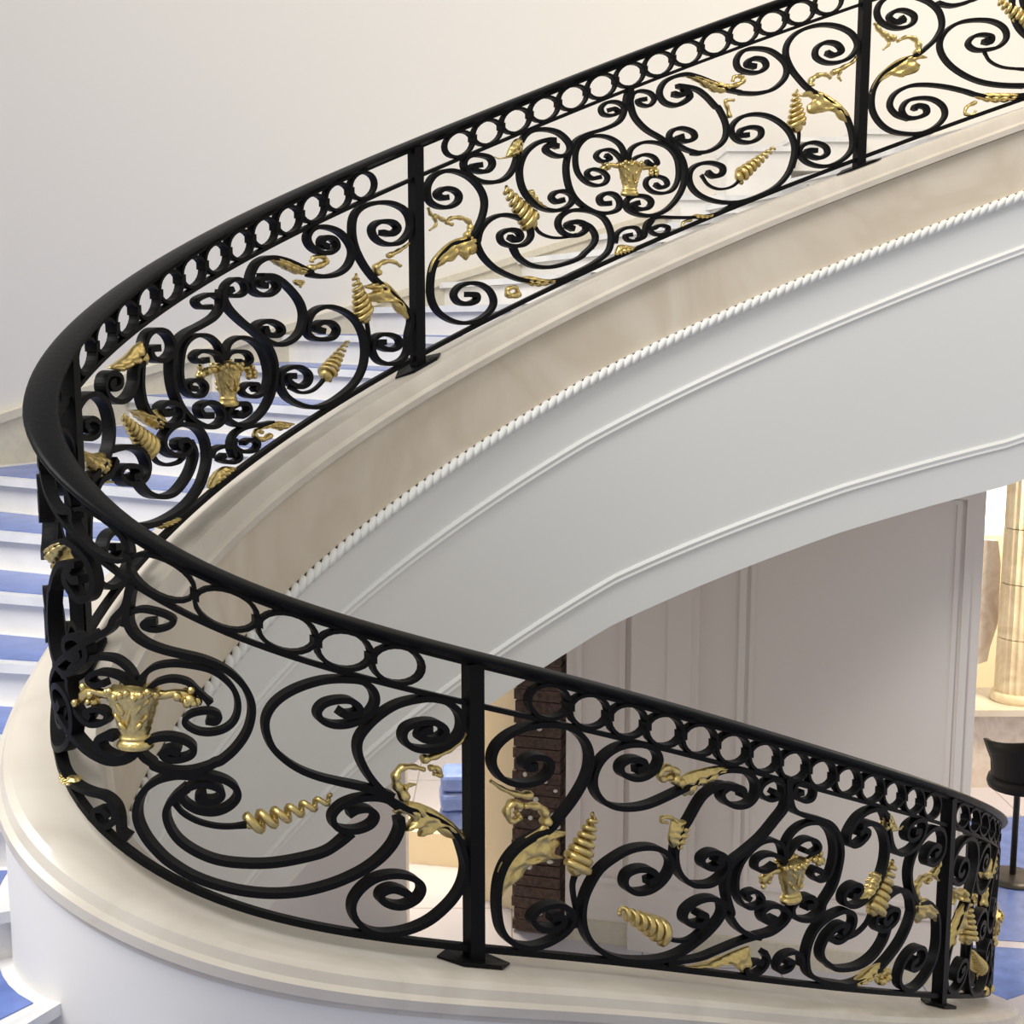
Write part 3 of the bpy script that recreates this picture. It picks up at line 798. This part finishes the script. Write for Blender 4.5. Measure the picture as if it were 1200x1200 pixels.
D_ = {
 's_post': [('D7', [(745, 320), (690, 335), (665, 375), (730, 395), (815, 375), (838, 325), (775, 275), (665, 275), (570, 312), (545, 375), (580, 432), (655, 463), (760, 463), (860, 428), (938, 360), (958, 270), (928, 190), (850, 132), (740, 107), (620, 118), (500, 152), (395, 215), (305, 295), (240, 385), (230, 475), (262, 570), (320, 665), (400, 755), (490, 835), (600, 890), (730, 930), (840, 990), (920, 1070)]),
    ('D8', [(960, 210), (985, 320), (968, 430), (915, 535), (830, 630), (725, 712), (600, 768), (470, 795), (350, 792), (255, 745), (195, 660), (195, 570), (255, 480), (350, 412), (460, 385), (570, 392), (655, 432), (678, 490), (640, 555), (550, 600), (460, 595), (390, 555), (400, 505), (475, 480), (555, 505), (585, 530)])],
 'c_top': [('D6', [(640, 375), (690, 400), (758, 388), (775, 350), (720, 302), (630, 297), (535, 322), (487, 380), (515, 438), (605, 472), (720, 462), (828, 408), (890, 320), (878, 232), (800, 168), (680, 152), (550, 157), (420, 188), (290, 243), (185, 322), (128, 420), (128, 520), (172, 630), (260, 718), (370, 788), (500, 838), (640, 873), (780, 903), (910, 938), (1010, 975)])],
 'c_low': [('D7', [(520, 940)]), ('D8', [(525, 60), (475, 170), (388, 268), (280, 348), (140, 418), (10, 465)]), ('D5', [(1040, 985), (850, 1000), (650, 985), (450, 940), (270, 872), (120, 780)]),
    ('D4', [(880, 830), (790, 720), (735, 600), (735, 490), (785, 385), (880, 315), (1000, 285)]), ('D5', [(260, 168), (380, 165), (500, 197), (575, 252), (585, 320), (525, 385), (430, 420), (315, 408), (225, 355), (200, 290), (280, 235), (380, 228), (465, 262), (475, 310), (420, 342), (345, 338), (320, 312), (375, 300)])],
 'c_in': [('D5', [(240, 250), (150, 320), (95, 400), (105, 500), (172, 610), (290, 698), (450, 763), (650, 788), (850, 783), (1050, 748)]), ('D8', [(0, 225), (100, 160), (185, 85)])],
 'spi': [('D7', [(500, 860), (430, 815), (330, 800), (220, 812), (115, 855), (52, 925), (65, 995), (130, 1028), (230, 1028), (320, 990), (352, 930), (310, 885), (225, 885), (160, 915)])],
 'stem1': [('D5', [(150, 360), (200, 428), (300, 488), (420, 522), (530, 530), (650, 518)])],
 'ly_r': [('D1', [(815, 745), (800, 800), (790, 870)]), ('D3', [(65, 160), (110, 255), (200, 322), (320, 368), (450, 400), (580, 430), (700, 477), (800, 542), (880, 632), (925, 740), (922, 850), (885, 958), (810, 1062), (720, 1140)]),
     ('D5', [(430, 80), (380, 105), (250, 137), (120, 133), (10, 100)]), ('D4', [(840, 200), (775, 150)]), ('D3', [(160, 1060), (225, 995), (330, 975), (440, 992), (518, 1042), (508, 1098), (430, 1128), (345, 1125), (310, 1085), (370, 1062), (430, 1082)])],
 'curl_r': [('D3', [(45, 200), (70, 115), (150, 82), (240, 92), (330, 120), (385, 158), (350, 200), (260, 222), (185, 203), (180, 172), (265, 165)])],
 'ly_l': [('D1', [(812, 745), (800, 800), (770, 900), (700, 980)]), ('D2', [(600, 100), (480, 172), (355, 262), (258, 355), (222, 480), (240, 620), (295, 750), (382, 878), (480, 968), (600, 1025), (700, 1022), (775, 985), (790, 940), (700, 1000), (610, 985), (545, 940), (530, 882), (575, 845), (640, 850)])],
 'in_l': [('D2', [(790, 560), (770, 450), (720, 365), (630, 305), (520, 295), (420, 318), (345, 375), (325, 480), (345, 600), (395, 700), (470, 765), (560, 755), (588, 700), (520, 660), (445, 680), (480, 720)])],
 'in_ul': [('D2', [(760, 520), (700, 450), (610, 410), (510, 405), (460, 450), (500, 490), (570, 475)])],
 'in_r': [('D3', [(140, 720), (150, 620), (175, 545), (250, 485), (370, 463), (500, 473), (630, 503), (728, 562), (805, 650), (832, 750), (812, 850), (748, 915), (650, 945), (545, 935), (468, 888), (468, 842), (535, 805), (640, 795), (698, 825), (675, 868), (610, 858)])],
 'in_ur': [('D3', [(190, 680), (230, 620), (290, 585), (380, 570), (480, 592), (545, 650), (600, 700), (640, 740)])],
}
DG = [
 ('leaf', [('D7', [(590, 830), (680, 850), (790, 900), (900, 980), (990, 1080)])], [('D7', [(560, 860), (490, 905), (620, 950), (550, 1040), (660, 1020), (660, 1080), (760, 1030), (880, 1090), (985, 1100)])]),
 ('curl', [('D7', [(570, 810), (520, 740), (500, 670), (540, 600), (620, 590), (700, 610)])], 36, 16),
 ('curl', [('D7', [(560, 740), (600, 720), (640, 715)])], 20, 8),
 ('curl', [('D7', [(690, 540), (760, 520), (860, 480), (950, 420), (1010, 345)])], 30, 8),
 ('curl', [('D7', [(740, 600), (790, 600), (820, 650), (770, 640)])], 22, 14),
 ('coil', ('D5', (680, 510), (1260, 330)), 52, 22, 6),
]
C_ = {
 's_postr': [('C1', [(520, 640), (460, 650), (435, 615), (490, 578), (580, 585), (622, 632), (598, 700), (520, 752), (400, 768), (295, 738), (230, 668), (212, 590), (245, 500), (335, 420), (460, 367), (600, 348), (730, 365), (832, 425), (890, 520), (895, 630), (862, 740), (795, 860), (705, 980), (615, 1085)]),
    ('C2', [(520, 170), (400, 250), (315, 350), (265, 470), (248, 600), (252, 720), (280, 840), (350, 918), (450, 952), (560, 938), (680, 880), (765, 800), (775, 715), (705, 662), (610, 662), (525, 700), (490, 760), (545, 818), (640, 820), (705, 778), (690, 735), (620, 745)])],
 'stem3': [('C2', [(808, 430), (785, 520), (795, 620), (812, 720), (800, 820)])],
 'c_topr': [('C3', [(500, 370), (555, 345), (540, 302), (455, 295), (395, 335), (402, 392), (480, 428), (560, 418), (630, 370), (665, 300), (638, 232), (560, 195), (460, 190), (370, 213), (290, 265), (235, 335), (205, 420), (213, 510), (265, 585), (350, 627), (460, 637), (580, 617), (700, 568), (840, 500), (960, 440), (1100, 375)]),
    ('C5', [(250, 130), (330, 152), (385, 222), (380, 310), (320, 372), (230, 382), (155, 340), (145, 285), (205, 245), (280, 262), (295, 310)])],
 'c_right': [('C5', [(240, 260), (150, 235), (80, 262), (0, 330)]), ('C3', [(870, 725), (805, 830), (780, 920), (780, 1020), (812, 1105), (880, 1165)]), ('C4', [(700, 398), (790, 388), (868, 330), (905, 255), (868, 185), (790, 165), (725, 205), (735, 258), (800, 278), (858, 242), (820, 212)])],
 'c_big': [('C4', [(340, 375), (400, 342), (362, 292), (272, 285), (195, 325), (185, 400), (252, 447), (350, 437), (438, 380), (495, 300), (505, 222), (448, 155), (350, 130), (220, 150), (100, 215), (0, 300)]),
    ('C2', [(880, 560), (848, 680), (852, 800), (892, 900), (970, 978), (1080, 1030)]), ('C4', [(230, 928), (400, 925), (550, 885), (690, 795), (800, 695), (865, 600), (855, 515), (780, 490), (690, 512), (612, 572), (600, 638), (650, 672), (720, 665), (745, 612), (690, 592)])],
 'stem2': [('C4', [(720, 720), (625, 785), (540, 790), (465, 765)])],
 'bot_r': [('C4', [(480, 945), (700, 912), (830, 862), (960, 808), (1090, 760)])],
 'ly_l': [('C5', [(600, 180), (600, 300), (590, 390), (520, 485), (420, 605), (305, 705), (210, 785), (172, 900), (182, 1020), (212, 1130)]), ('C4', [(920, 610), (970, 690), (1055, 748), (1135, 765)]), ('C6', [(150, 697), (250, 668), (335, 605), (370, 545), (325, 495), (245, 482), (185, 530), (210, 588), (280, 575)])],
 'ly_r': [('C5', [(610, 180), (615, 300), (640, 400), (705, 442), (800, 468), (895, 500), (955, 580), (980, 700), (962, 830), (925, 950), (860, 1058)]), ('C6', [(600, 520), (540, 572), (470, 580), (405, 555), (400, 490), (460, 430), (530, 420), (550, 470), (490, 490)])],
 'curl_l': [('C5', [(585, 300), (565, 225), (500, 195), (432, 232), (412, 290), (470, 338), (540, 320), (505, 280)])],
 'curl_r': [('C5', [(640, 320), (660, 238), (730, 222), (790, 262), (780, 328), (720, 348), (662, 312), (712, 285)])],
 'in_l': [('C5', [(590, 760), (565, 660), (500, 622), (412, 642), (325, 722), (265, 820), (245, 930), (265, 1038), (330, 1095), (415, 1075), (428, 1025), (380, 980), (315, 1000), (340, 1040)])],
 'in_ul': [('C5', [(590, 780), (540, 735), (460, 722), (390, 760), (385, 820), (450, 838), (520, 800)])],
 'in_r': [('C5', [(590, 740), (600, 640), (655, 555), (740, 505), (838, 505), (905, 562), (935, 670), (925, 780), (888, 878), (820, 905), (772, 860), (805, 822), (852, 850)])],
 'in_ur': [('C5', [(600, 740), (660, 660), (730, 615), (800, 625), (828, 680), (775, 715), (715, 690)])],
}
CG = [
 ('leaf', [('C2', [(590, 40), (560, 120), (440, 200), (330, 310), (260, 430), (240, 660)])], [('C2', [(600, 80), (620, 140), (760, 155), (650, 190), (700, 240), (640, 300), (700, 330), (520, 360), (440, 440), (330, 530), (250, 640)])]),
 ('curl', [('C1', [(600, 1050), (590, 980), (540, 930), (440, 925)])], 36, 20),
 ('curl', [('C1', [(420, 930), (370, 900), (320, 960), (350, 1030), (410, 1010), (390, 970)])], 26, 18),
 ('curl', [('C1', [(490, 850), (400, 845), (300, 810), (210, 750)])], 28, 10),
 ('coil', ('C2', (808, 395), (942, 30)), 86, 16, 7),
 ('leaf', [('C3', [(790, 460), (860, 400), (960, 365), (1080, 345), (1200, 350)])], [('C3', [(800, 480), (850, 555), (900, 540), (950, 480), (1010, 470), (1090, 395), (1195, 360)])]),
 ('curl', [('C3', [(830, 460), (780, 450), (790, 390), (730, 355), (670, 390), (690, 435), (750, 420)])], 32, 22),
 ('leaf', [('C3', [(760, 730), (745, 800), (740, 880), (790, 950)])], [('C3', [(905, 725), (880, 790), (850, 870), (795, 950)])]),
 ('curl', [('C3', [(800, 740), (760, 710), (700, 705), (690, 735), (730, 745)])], 16, 10),
 ('coil', ('C4', (460, 735), (165, 585)), 72, 26, 6),
 ('leaf', [('C4', [(620, 975), (760, 955), (880, 900), (1000, 850), (1060, 830)])], [('C4', [(700, 980), (850, 960), (950, 940), (1010, 1010), (1080, 980), (1060, 850)])]),
]
UNGROUP = {'A': A, 'B': B_, 'C': C_, 'D': D_, 'E': E_}
def gold_read(panel, item):
    k = item[0]
    if k == 'leaf': return ('leaf', read(panel, item[1]), read(panel, item[2]))
    if k == 'curl':
        key, pts = item[1][0]; m = mpx(panel, key, *pts[0])
        return ('curl', read(panel, item[1]), item[2] * m, item[3] * m)
    if k == 'coil':
        key, b, t = item[1]; m = mpx(panel, key, *b)
        return ('coil', one(panel, key, *b), one(panel, key, *t), item[2] * m, item[3] * m, item[4])
def gold_make(g):
    if g[0] == 'leaf': leaf(g[1], g[2])
    elif g[0] == 'curl': curl(g[1], g[2], g[3])
    else: coil(*g[1:])
def gold_remap(g, panel):
    if g[0] == 'leaf': return ('leaf', remap(g[1], panel), remap(g[2], panel))
    if g[0] == 'curl': return ('curl', remap(g[1], panel), g[2], g[3])
    return ('coil', remap([g[1]], panel)[0], remap([g[2]], panel)[0], g[3], g[4], g[5])
def width(name):
    if 'stem' in name: return dict(t=.013, w=.018)
    if name.startswith('in_') or name.startswith('curl') or name.startswith('bot'): return dict(t=.0155, w=.036)
    return dict(t=.0185, w=.042)

A_SV = {k: read('A', v) for k, v in A.items()}
A_G = [gold_read('A', g) for g in AG]
for k, p in A_SV.items(): ribbon(p, **width(k))
for g in A_G: gold_make(g)
for pn, dct, gl in (('B', B_, BG), ('C', C_, CG), ('D', D_, DG), ('E', E_, EG)):
    for k, v in dct.items(): ribbon(read(pn, v), **width(k))
    for g in gl: gold_make(gold_read(pn, g))
def gu(g): return u_of('A', float(np.mean(g[1][..., 0] if g[0] != 'coil' else g[1][0])))
# hidden or strongly foreshortened halves follow the same pattern
for k in ('c_right', 'c_big', 'stem2', 'c_topr', 's_postr', 'stem3', 'bot_r', 'bot_c'): ribbon(remap(A_SV[k], 'D'), **width(k))
for g in A_G:
    if gu(g) > MIDU['A'] + .04 and g[0] == 'leaf': gold_make(gold_remap(g, 'D'))
for k in ('s_post', 'c_low', 'c_in', 'stem1', 'c_top', 'c_lyre', 'bot_l', 'bot_c'): ribbon(remap(A_SV[k], 'C'), **width(k))
for g in A_G:
    if gu(g) < MIDU['A'] - .02: gold_make(gold_remap(g, 'C'))
for k in A_SV:
    ribbon(remap(A_SV[k], 'F'), **width(k))
    if k not in ('s_post', 'c_low', 'c_in', 'stem1', 'c_top', 'c_lyre'): ribbon(remap(A_SV[k], 'E'), **width(k))
for g in A_G:
    gold_make(gold_remap(g, 'F'))
    if gu(g) > MIDU['A'] - .02: gold_make(gold_remap(g, 'E'))
ribbon(remap(A_SV['s_post'][18:], 'B'), **width('s_post'))
# urns
cA = one('A', 'K3', 588, 655); urn(cA, .185)
urn(one('B', 'B3', 520, 780), .185)
urn(one('D', 'D2', 765, 715), .195)
urn(one('C', 'C5', 645, 905), .185)
urn(remap([cA], 'F')[0], .185)
urn(remap([cA], 'E')[0], .185)

# ---- ring frieze
def ring(s, rad_s, rad_v, tilt):
    seg = 22; t = .0125; w = .034; V = []; F = []
    ct, st = math.cos(tilt), math.sin(tilt)
    for i in range(seg):
        a = 2 * math.pi * i / seg
        for dr, dn in ((-t / 2, -w / 2), (t / 2, -w / 2), (t / 2, w / 2), (-t / 2, w / 2)):
            x = (rad_s + dr) * math.cos(a); y = (rad_v + dr) * math.sin(a)
            V.append(PF(s + x * ct - y * st, .8635 + x * st + y * ct, dn, s))
    for i in range(seg):
        for j in range(4):
            i2 = (i + 1) % seg; j2 = (j + 1) % 4
            F.append((i * 4 + j, i * 4 + j2, i2 * 4 + j2, i2 * 4 + j))
    return rchild(mesh_obj('ring', V, F, M['iron']))
def collar(s):
    b = MB(); p = PT(s, .8635); t = TAN(s); n = NRM(s); sl = SLOPE(s)
    q = []
    for dz in (-.013, .013):
        for a, c in ((-.012, -.021), (.012, -.021), (.012, .021), (-.012, .021)):
            q.append(p + t * a + n * c + np.array([0, 0, dz + a * sl]))
    b.add(q, [(0, 3, 2, 1), (4, 5, 6, 7), (0, 1, 5, 4), (1, 2, 6, 5), (2, 3, 7, 6), (3, 0, 4, 7)])
    rchild(b.build('collar', M['iron']))
def rings(s0, s1, n):
    ds = (s1 - s0) / (n - 1)
    for i in range(n):
        s = s0 + i * ds; sl = SLOPE(s)
        ring(s, abs(ds) / 2 * math.sqrt(1 + sl * sl) - .004, .0555 / math.sqrt(1 + sl * sl) + .002, math.atan(sl))
        if i: collar(s - ds / 2)
a0 = sv(537, 166, SPAN['A'])[0]; a1 = sv(970, 7, SPAN['A'])[0]; rings(a0, a1, 14)
b0 = sv(424, 218, SPAN['B'])[0]; b1 = sv(97, 418, SPAN['B'])[0]; rings(b0, b1, 13)
d0 = sv(465, 778, SPAN['D'])[0]; d4 = sv(190, 675, SPAN['D'])[0]
dn = (d4 - d0) / 4; nD = int((POSTS['L'] + .09 - d0) / dn) + 1
rings(d0, d0 + dn * (nD - 1), nD)
c0 = sv(642, 818, SPAN['C'])[0]; c1 = sv(1091, 911, SPAN['C'])[0]; rings(c0, c1, 14)
rings(POSTS['R'] + .13, POSTS['E'] - .12, 12)
rings(POSTS['U'] - .20, POSTS['T'] + .18, 14)

# ================================================================== THE HALL BELOW AND BEHIND
wl = on_floor(662, 1098); wr = on_floor(1128, 1158)
dirw = (wr - wl); dirw /= math.hypot(dirw[0], dirw[1])
nw = np.array([dirw[1], -dirw[0], 0])        # towards the camera
H_BACK = 3.3
def wall_box(x0, x1, z0, z1, d0, d1, mat, name, parent=None):
    """box on the back wall: x along it, d in front of it"""
    mb = MB()
    q = [wl + dirw * x0 + nw * d0, wl + dirw * x1 + nw * d0, wl + dirw * x1 + nw * d1, wl + dirw * x0 + nw * d1]
    mb.prism([a[:2] for a in q], z0, z1)
    return mb.build(name, mat, parent)
def along(px, py=750):       # where the sight line through a column of the picture meets the back wall
    d = ray(px, py); a = wl[:2]; A2 = np.array([[dirw[0], -d[0]], [dirw[1], -d[1]]])
    t = np.linalg.solve(A2, -a); return t[0]
Lw = along(1147)
wb = struct(wall_box(0.0, Lw, 0, H_BACK, -.22, 0, M['back_wall'], 'wall_back'), 'grey-lilac panelled wall under the stair')
def frame(x0, x1, z0, z1, wd=.05, dp=.03):
    for a, b, c, d in ((x0, x1, z1 - wd, z1), (x0, x1, z0, z0 + wd), (x0, x0 + wd, z0 + wd, z1 - wd), (x1 - wd, x1, z0 + wd, z1 - wd)):
        wall_box(a, b, c, d, 0, dp, M['back_wall'], 'panel_moulding', wb)
x_a, x_b = along(866), along(1134)
frame(x_a, x_b, .45, 3.27, .045, .028)
frame(x_a + .07, x_b - .07, .52, 3.22, .03, .015)
wall_box(along(742), along(820), 0, H_BACK, 0, .07, M['back_wall'], 'pilaster', wb)
wall_box(along(784), along(812), .5, 3.1, .07, .085, M['back_wall'], 'pilaster_panel', wb)
frame(along(676), along(734), .45, 3.27, .04, .028)
bb = struct(wall_box(0.0, Lw, 0, .16, 0.0, .025, M['skirting'], 'baseboard_back'), 'tan stone skirting at the foot of the panelled wall')

# rough unfinished door jamb of dark brick
pier = empty('brick_pier', tuple(wl - dirw * .20))
tag(pier, 'rough dark brown brick door jamb left bare beside the panelled wall', 'pier')
xl, xr = along(604, 950), along(656, 950)
core = wall_box(xl + .01, xr - .005, 0, 2.7, -.24, -.005, M['mortar'], 'mortar_core'); child(core, pier)
rb = random.Random(3)
z = .02; hcourse = .085
while z < 2.62:
    j = [(rb.random() - .5) * .03 for _ in range(3)]
    o = wall_box(xl - .012 + j[0], xr + .004 + j[1] * .3, z, z + hcourse - .012, -.25, .012 + j[2] * .5, M['brown'], 'brick'); child(o, pier)
    z += hcourse
dm = MB()
for k in range(26):
    zz = .1 + rb.random() * 2.4; xx = xl + rb.random() * (xr - xl) * (1.05 if k % 2 else 1)
    q = wl + dirw * xx + nw * .025
    dm.blob((q[0], q[1], zz), (.014 + .014 * rb.random(), .01, .012 + .014 * rb.random()), 6, 4)
o = dm.build('plaster_dab', M['nail'], None, True); o['kind'] = 'stuff'; child(o, pier)

# left pier of the doorway and the room beyond it
dl = on_floor(477, 1095)
mb = MB(); mb.prism([(dl[0], dl[1]), (dl[0] - 6.5, dl[1] + .6), (dl[0] - 6.5, dl[1] + .85), (dl[0], dl[1] + .25)], 0, H_BACK)
struct(mb.build('wall_left', M['back_wall']), 'grey-lilac wall left of the doorway under the stair')
b1 = on_floor(440, 1002); b2 = on_floor(640, 1030)
mb = MB(); mb.prism([(b1[0] - 1.2, b1[1] + .15), (b2[0] + .8, b2[1] - .1), (b2[0] + .8, b2[1] + .3), (b1[0] - 1.2, b1[1] + .55)], 0, .27)
struct(mb.build('wall_side_room', M['warm_wall']), 'low cream parapet across the room beyond the doorway')
mb = MB(); mb.box((b1[0] - .3, 12.9, 2.0), (7.0, .2, 4.0)); struct(mb.build('wall_far', M['plaster']), 'white far wall of the room beyond the doorway')
# warm return wall running back from the brick jamb
j0 = wl + dirw * (xl - .03) - nw * .29; j1 = on_floor(560, 1052)
d = (j1 - j0)[:2]; d /= np.linalg.norm(d); q = np.array([d[1], -d[0]])
mb = MB(); mb.prism([j0[:2] + np.array([.12, 0]), j0[:2], j1[:2], j1[:2] + q * .12], 0, 2.7)
struct(mb.build('wall_return', M['warm_wall']), 'bright cream return wall beside the brick jamb')
# blue bundles piled on the parapet
bs = at_depth(537, 972, (b1[1] + b2[1]) / 2 + .2); base_z = .272
rz = random.Random(9)
for k in range(3):
    w = .34 - .04 * k; h = .16
    mb = MB(); mb.box((bs[0] + .02 + (rz.random() - .5) * .05, bs[1], base_z + h / 2), (w, .3, h - .004), (rz.random() - .5) * .3)
    o = mb.build('film_bundle', M['film'])
    bv = o.modifiers.new('b', 'BEVEL'); bv.width = .045; bv.segments = 3
    tag(o, ('lowest and widest blue film bundle, resting on the cream parapet', 'middle blue film bundle of the pile on the cream parapet', 'topmost and smallest blue film bundle of the pile on the parapet')[k], 'bundle', 'blue bundles piled on the parapet')
    base_z += h

# right-hand room: counter, column, stone slab, chair
cy = 11.6
cb = at_depth(1172, 824, cy)
cnt = empty('stone_counter', (cb[0] + .6, cy + .1, 0))
tag(cnt, 'pale veined marble counter carrying the fluted column', 'counter')
mb = MB(); mb.box((cb[0] + .75, cy + .15, (cb[2] - .06) / 2), (2.6, .5, cb[2] - .06)); child(mb.build('counter_body', M['tan_marble']), cnt)
mb = MB(); mb.box((cb[0] + .75, cy + .15, cb[2] - .03), (2.7, .75, .06)); child(mb.build('counter_top', M['white_marble']), cnt)
cx = at_depth(1199, 800, cy)[0]; z0 = cb[2]
col = empty('fluted_column', (cx, cy + .12, z0))
tag(col, 'yellow veined marble fluted column standing on the counter', 'column')
rr = cx - at_depth(1168, 800, cy)[0]
mb = MB(); mb.lathe((cx, cy + .12, z0), [(rr * 1.0, 0), (rr * 1.02, .03), (rr * .98, .06), (rr * .92, .09)], 32); child(mb.build('column_base', M['column'], None, True), col)
zz = z0 + .09; hseg = .52
for i in range(4):
    r0 = rr * (.90 - .02 * i); 
    mb = MB(); mb.lathe((cx, cy + .12, zz), [(r0, 0), (r0 * .985, hseg - .008)], 96, lambda a: 1 - .10 * abs(math.sin(11 * a)) ** .6)
    child(mb.build('column_drum', M['column'], None, False), col); zz += hseg
# broken stone slab leaning by the wall edge
sd = 11.9
mb = MB()
out = [(1140, 632), (1170, 634), (1173, 660), (1171, 700), (1174, 712), (1168, 735), (1160, 760), (1157, 775), (1140, 780)]
fr = [at_depth(x, y, sd) for x, y in out]; n = len(fr)
mb.add([tuple(p) for p in fr] + [(p[0], p[1] + .07, p[2]) for p in fr], [tuple(range(n))[::-1], tuple(range(n, 2 * n))] + [(i, (i + 1) % n, (i + 1) % n + n, i + n) for i in range(n)])
tag(mb.build('marble_slab', M['tan_marble']), 'tan marble slab with a ragged edge behind the fluted column', 'slab')
# wall behind with tall window
yb = 13.2
wz = at_depth(1150, 628, yb)[2]
mb = MB(); mb.box((6.3, yb + .1, wz / 2), (6.4, .2, wz)); struct(mb.build('wall_far_right', M['warm_wall']), 'warm wall of the far room below its bright window')
mp, ntp, bp_ = new_mat('daylit_pane')
bp_.inputs['Base Color'].default_value = (.9, .9, .9, 1)
bp_.inputs['Emission Color'].default_value = (1, .99, .95, 1); bp_.inputs['Emission Strength'].default_value = 1.1
win = MB()
for x in np.arange(3.2, 9.6, 1.6): win.box((x, yb + .1, wz + 1.0), (.07, .08, 2.0))
win.box((6.3, yb + .1, wz + .03), (6.4, .1, .06)); win.box((6.3, yb + .1, wz + 2.0), (6.4, .1, .08))
wo = struct(win.build('window_1', M['plaster']), 'wide bright window of the far room')
for x in np.arange(3.2, 8.0, 1.6):
    q = MB(); q.box((x + .8, yb + .12, wz + 1.02), (1.52, .01, 1.9)); q.build('pane', mp, wo)

# chair
cp = on_floor(1190, 1030)
ch = empty('bar_chair', (cp[0] + .08, cp[1], .005))
tag(ch, 'black upholstered swivel chair on the tiled floor by the counter', 'chair')
D = cp[1]
top = at_depth(1157, 856, D); bot = at_depth(1166, 915, D)
x0 = top[0]; zt = top[2]; zs = bot[2]
cx0 = x0 + .26
V = []; F = []
seg = 16; hts = [(zs, .185), (zs + .06, .215), (zs + .18, .225), (zt - .10, .252), (zt, .29)]
for th in (0, .035):
    for z, r in hts:
        for k in range(seg + 1):
            a = R(200) + R(220) * k / seg + R(-20)
            dz = (.0 if z < zt - .1 else .03 * math.cos((k / seg - .5) * 2 * math.pi) - .03)
            V.append((cx0 + (r - th) * math.cos(a) * 1.0, D + (r - th) * math.sin(a), z + dz))
m = seg + 1; L = len(hts) * m
for i in range(len(hts) - 1):
    for k in range(seg):
        for o in (0, L): F.append((o + i * m + k, o + i * m + k + 1, o + (i + 1) * m + k + 1, o + (i + 1) * m + k))
for k in range(seg):
    F.append((k, k + 1, L + k + 1, L + k)); e = (len(hts) - 1) * m; F.append((e + k, e + k + 1, L + e + k + 1, L + e + k))
for i in range(len(hts) - 1):
    for k in (0, seg): F.append((i * m + k, (i + 1) * m + k, L + (i + 1) * m + k, L + i * m + k))
child(mesh_obj('backrest', V, F, M['chair'], None, True), ch)
mb = MB(); mb.lathe((cx0, D, zs - .05), [(.16, -.02), (.22, 0), (.232, .04), (.22, .085), (.12, .10)], 24); child(mb.build('seat', M['chair'], None, True), ch)
mb = MB(); mb.lathe((cx0, D, 0), [(.024, .03), (.024, zs - .08), (.05, zs - .07)], 16); child(mb.build('pedestal', M['dark'], None, True), ch)
mb = MB(); mb.lathe((cx0, D, .005), [(.22, 0), (.22, .012), (.12, .025), (.03, .04)], 24); child(mb.build('foot_disc', M['dark'], None, True), ch)

# blue film sheets on the hall floor
def sheet(corners, label):
    q = [on_floor(x, y) for x, y in corners]
    mb = MB(); mb.prism([p[:2] for p in q], .0008, .004)
    tag(mb.build('floor_film', M['film']), label, 'film')
sheet([(1122, 962), (1230, 955), (1260, 1108), (1105, 1098)], 'blue protective film on the floor under the swivel chair')
sheet([(1105, 1106), (1260, 1116), (1300, 1130), (1180, 1172), (1090, 1200)], 'blue protective film on the floor outside the railing bend')
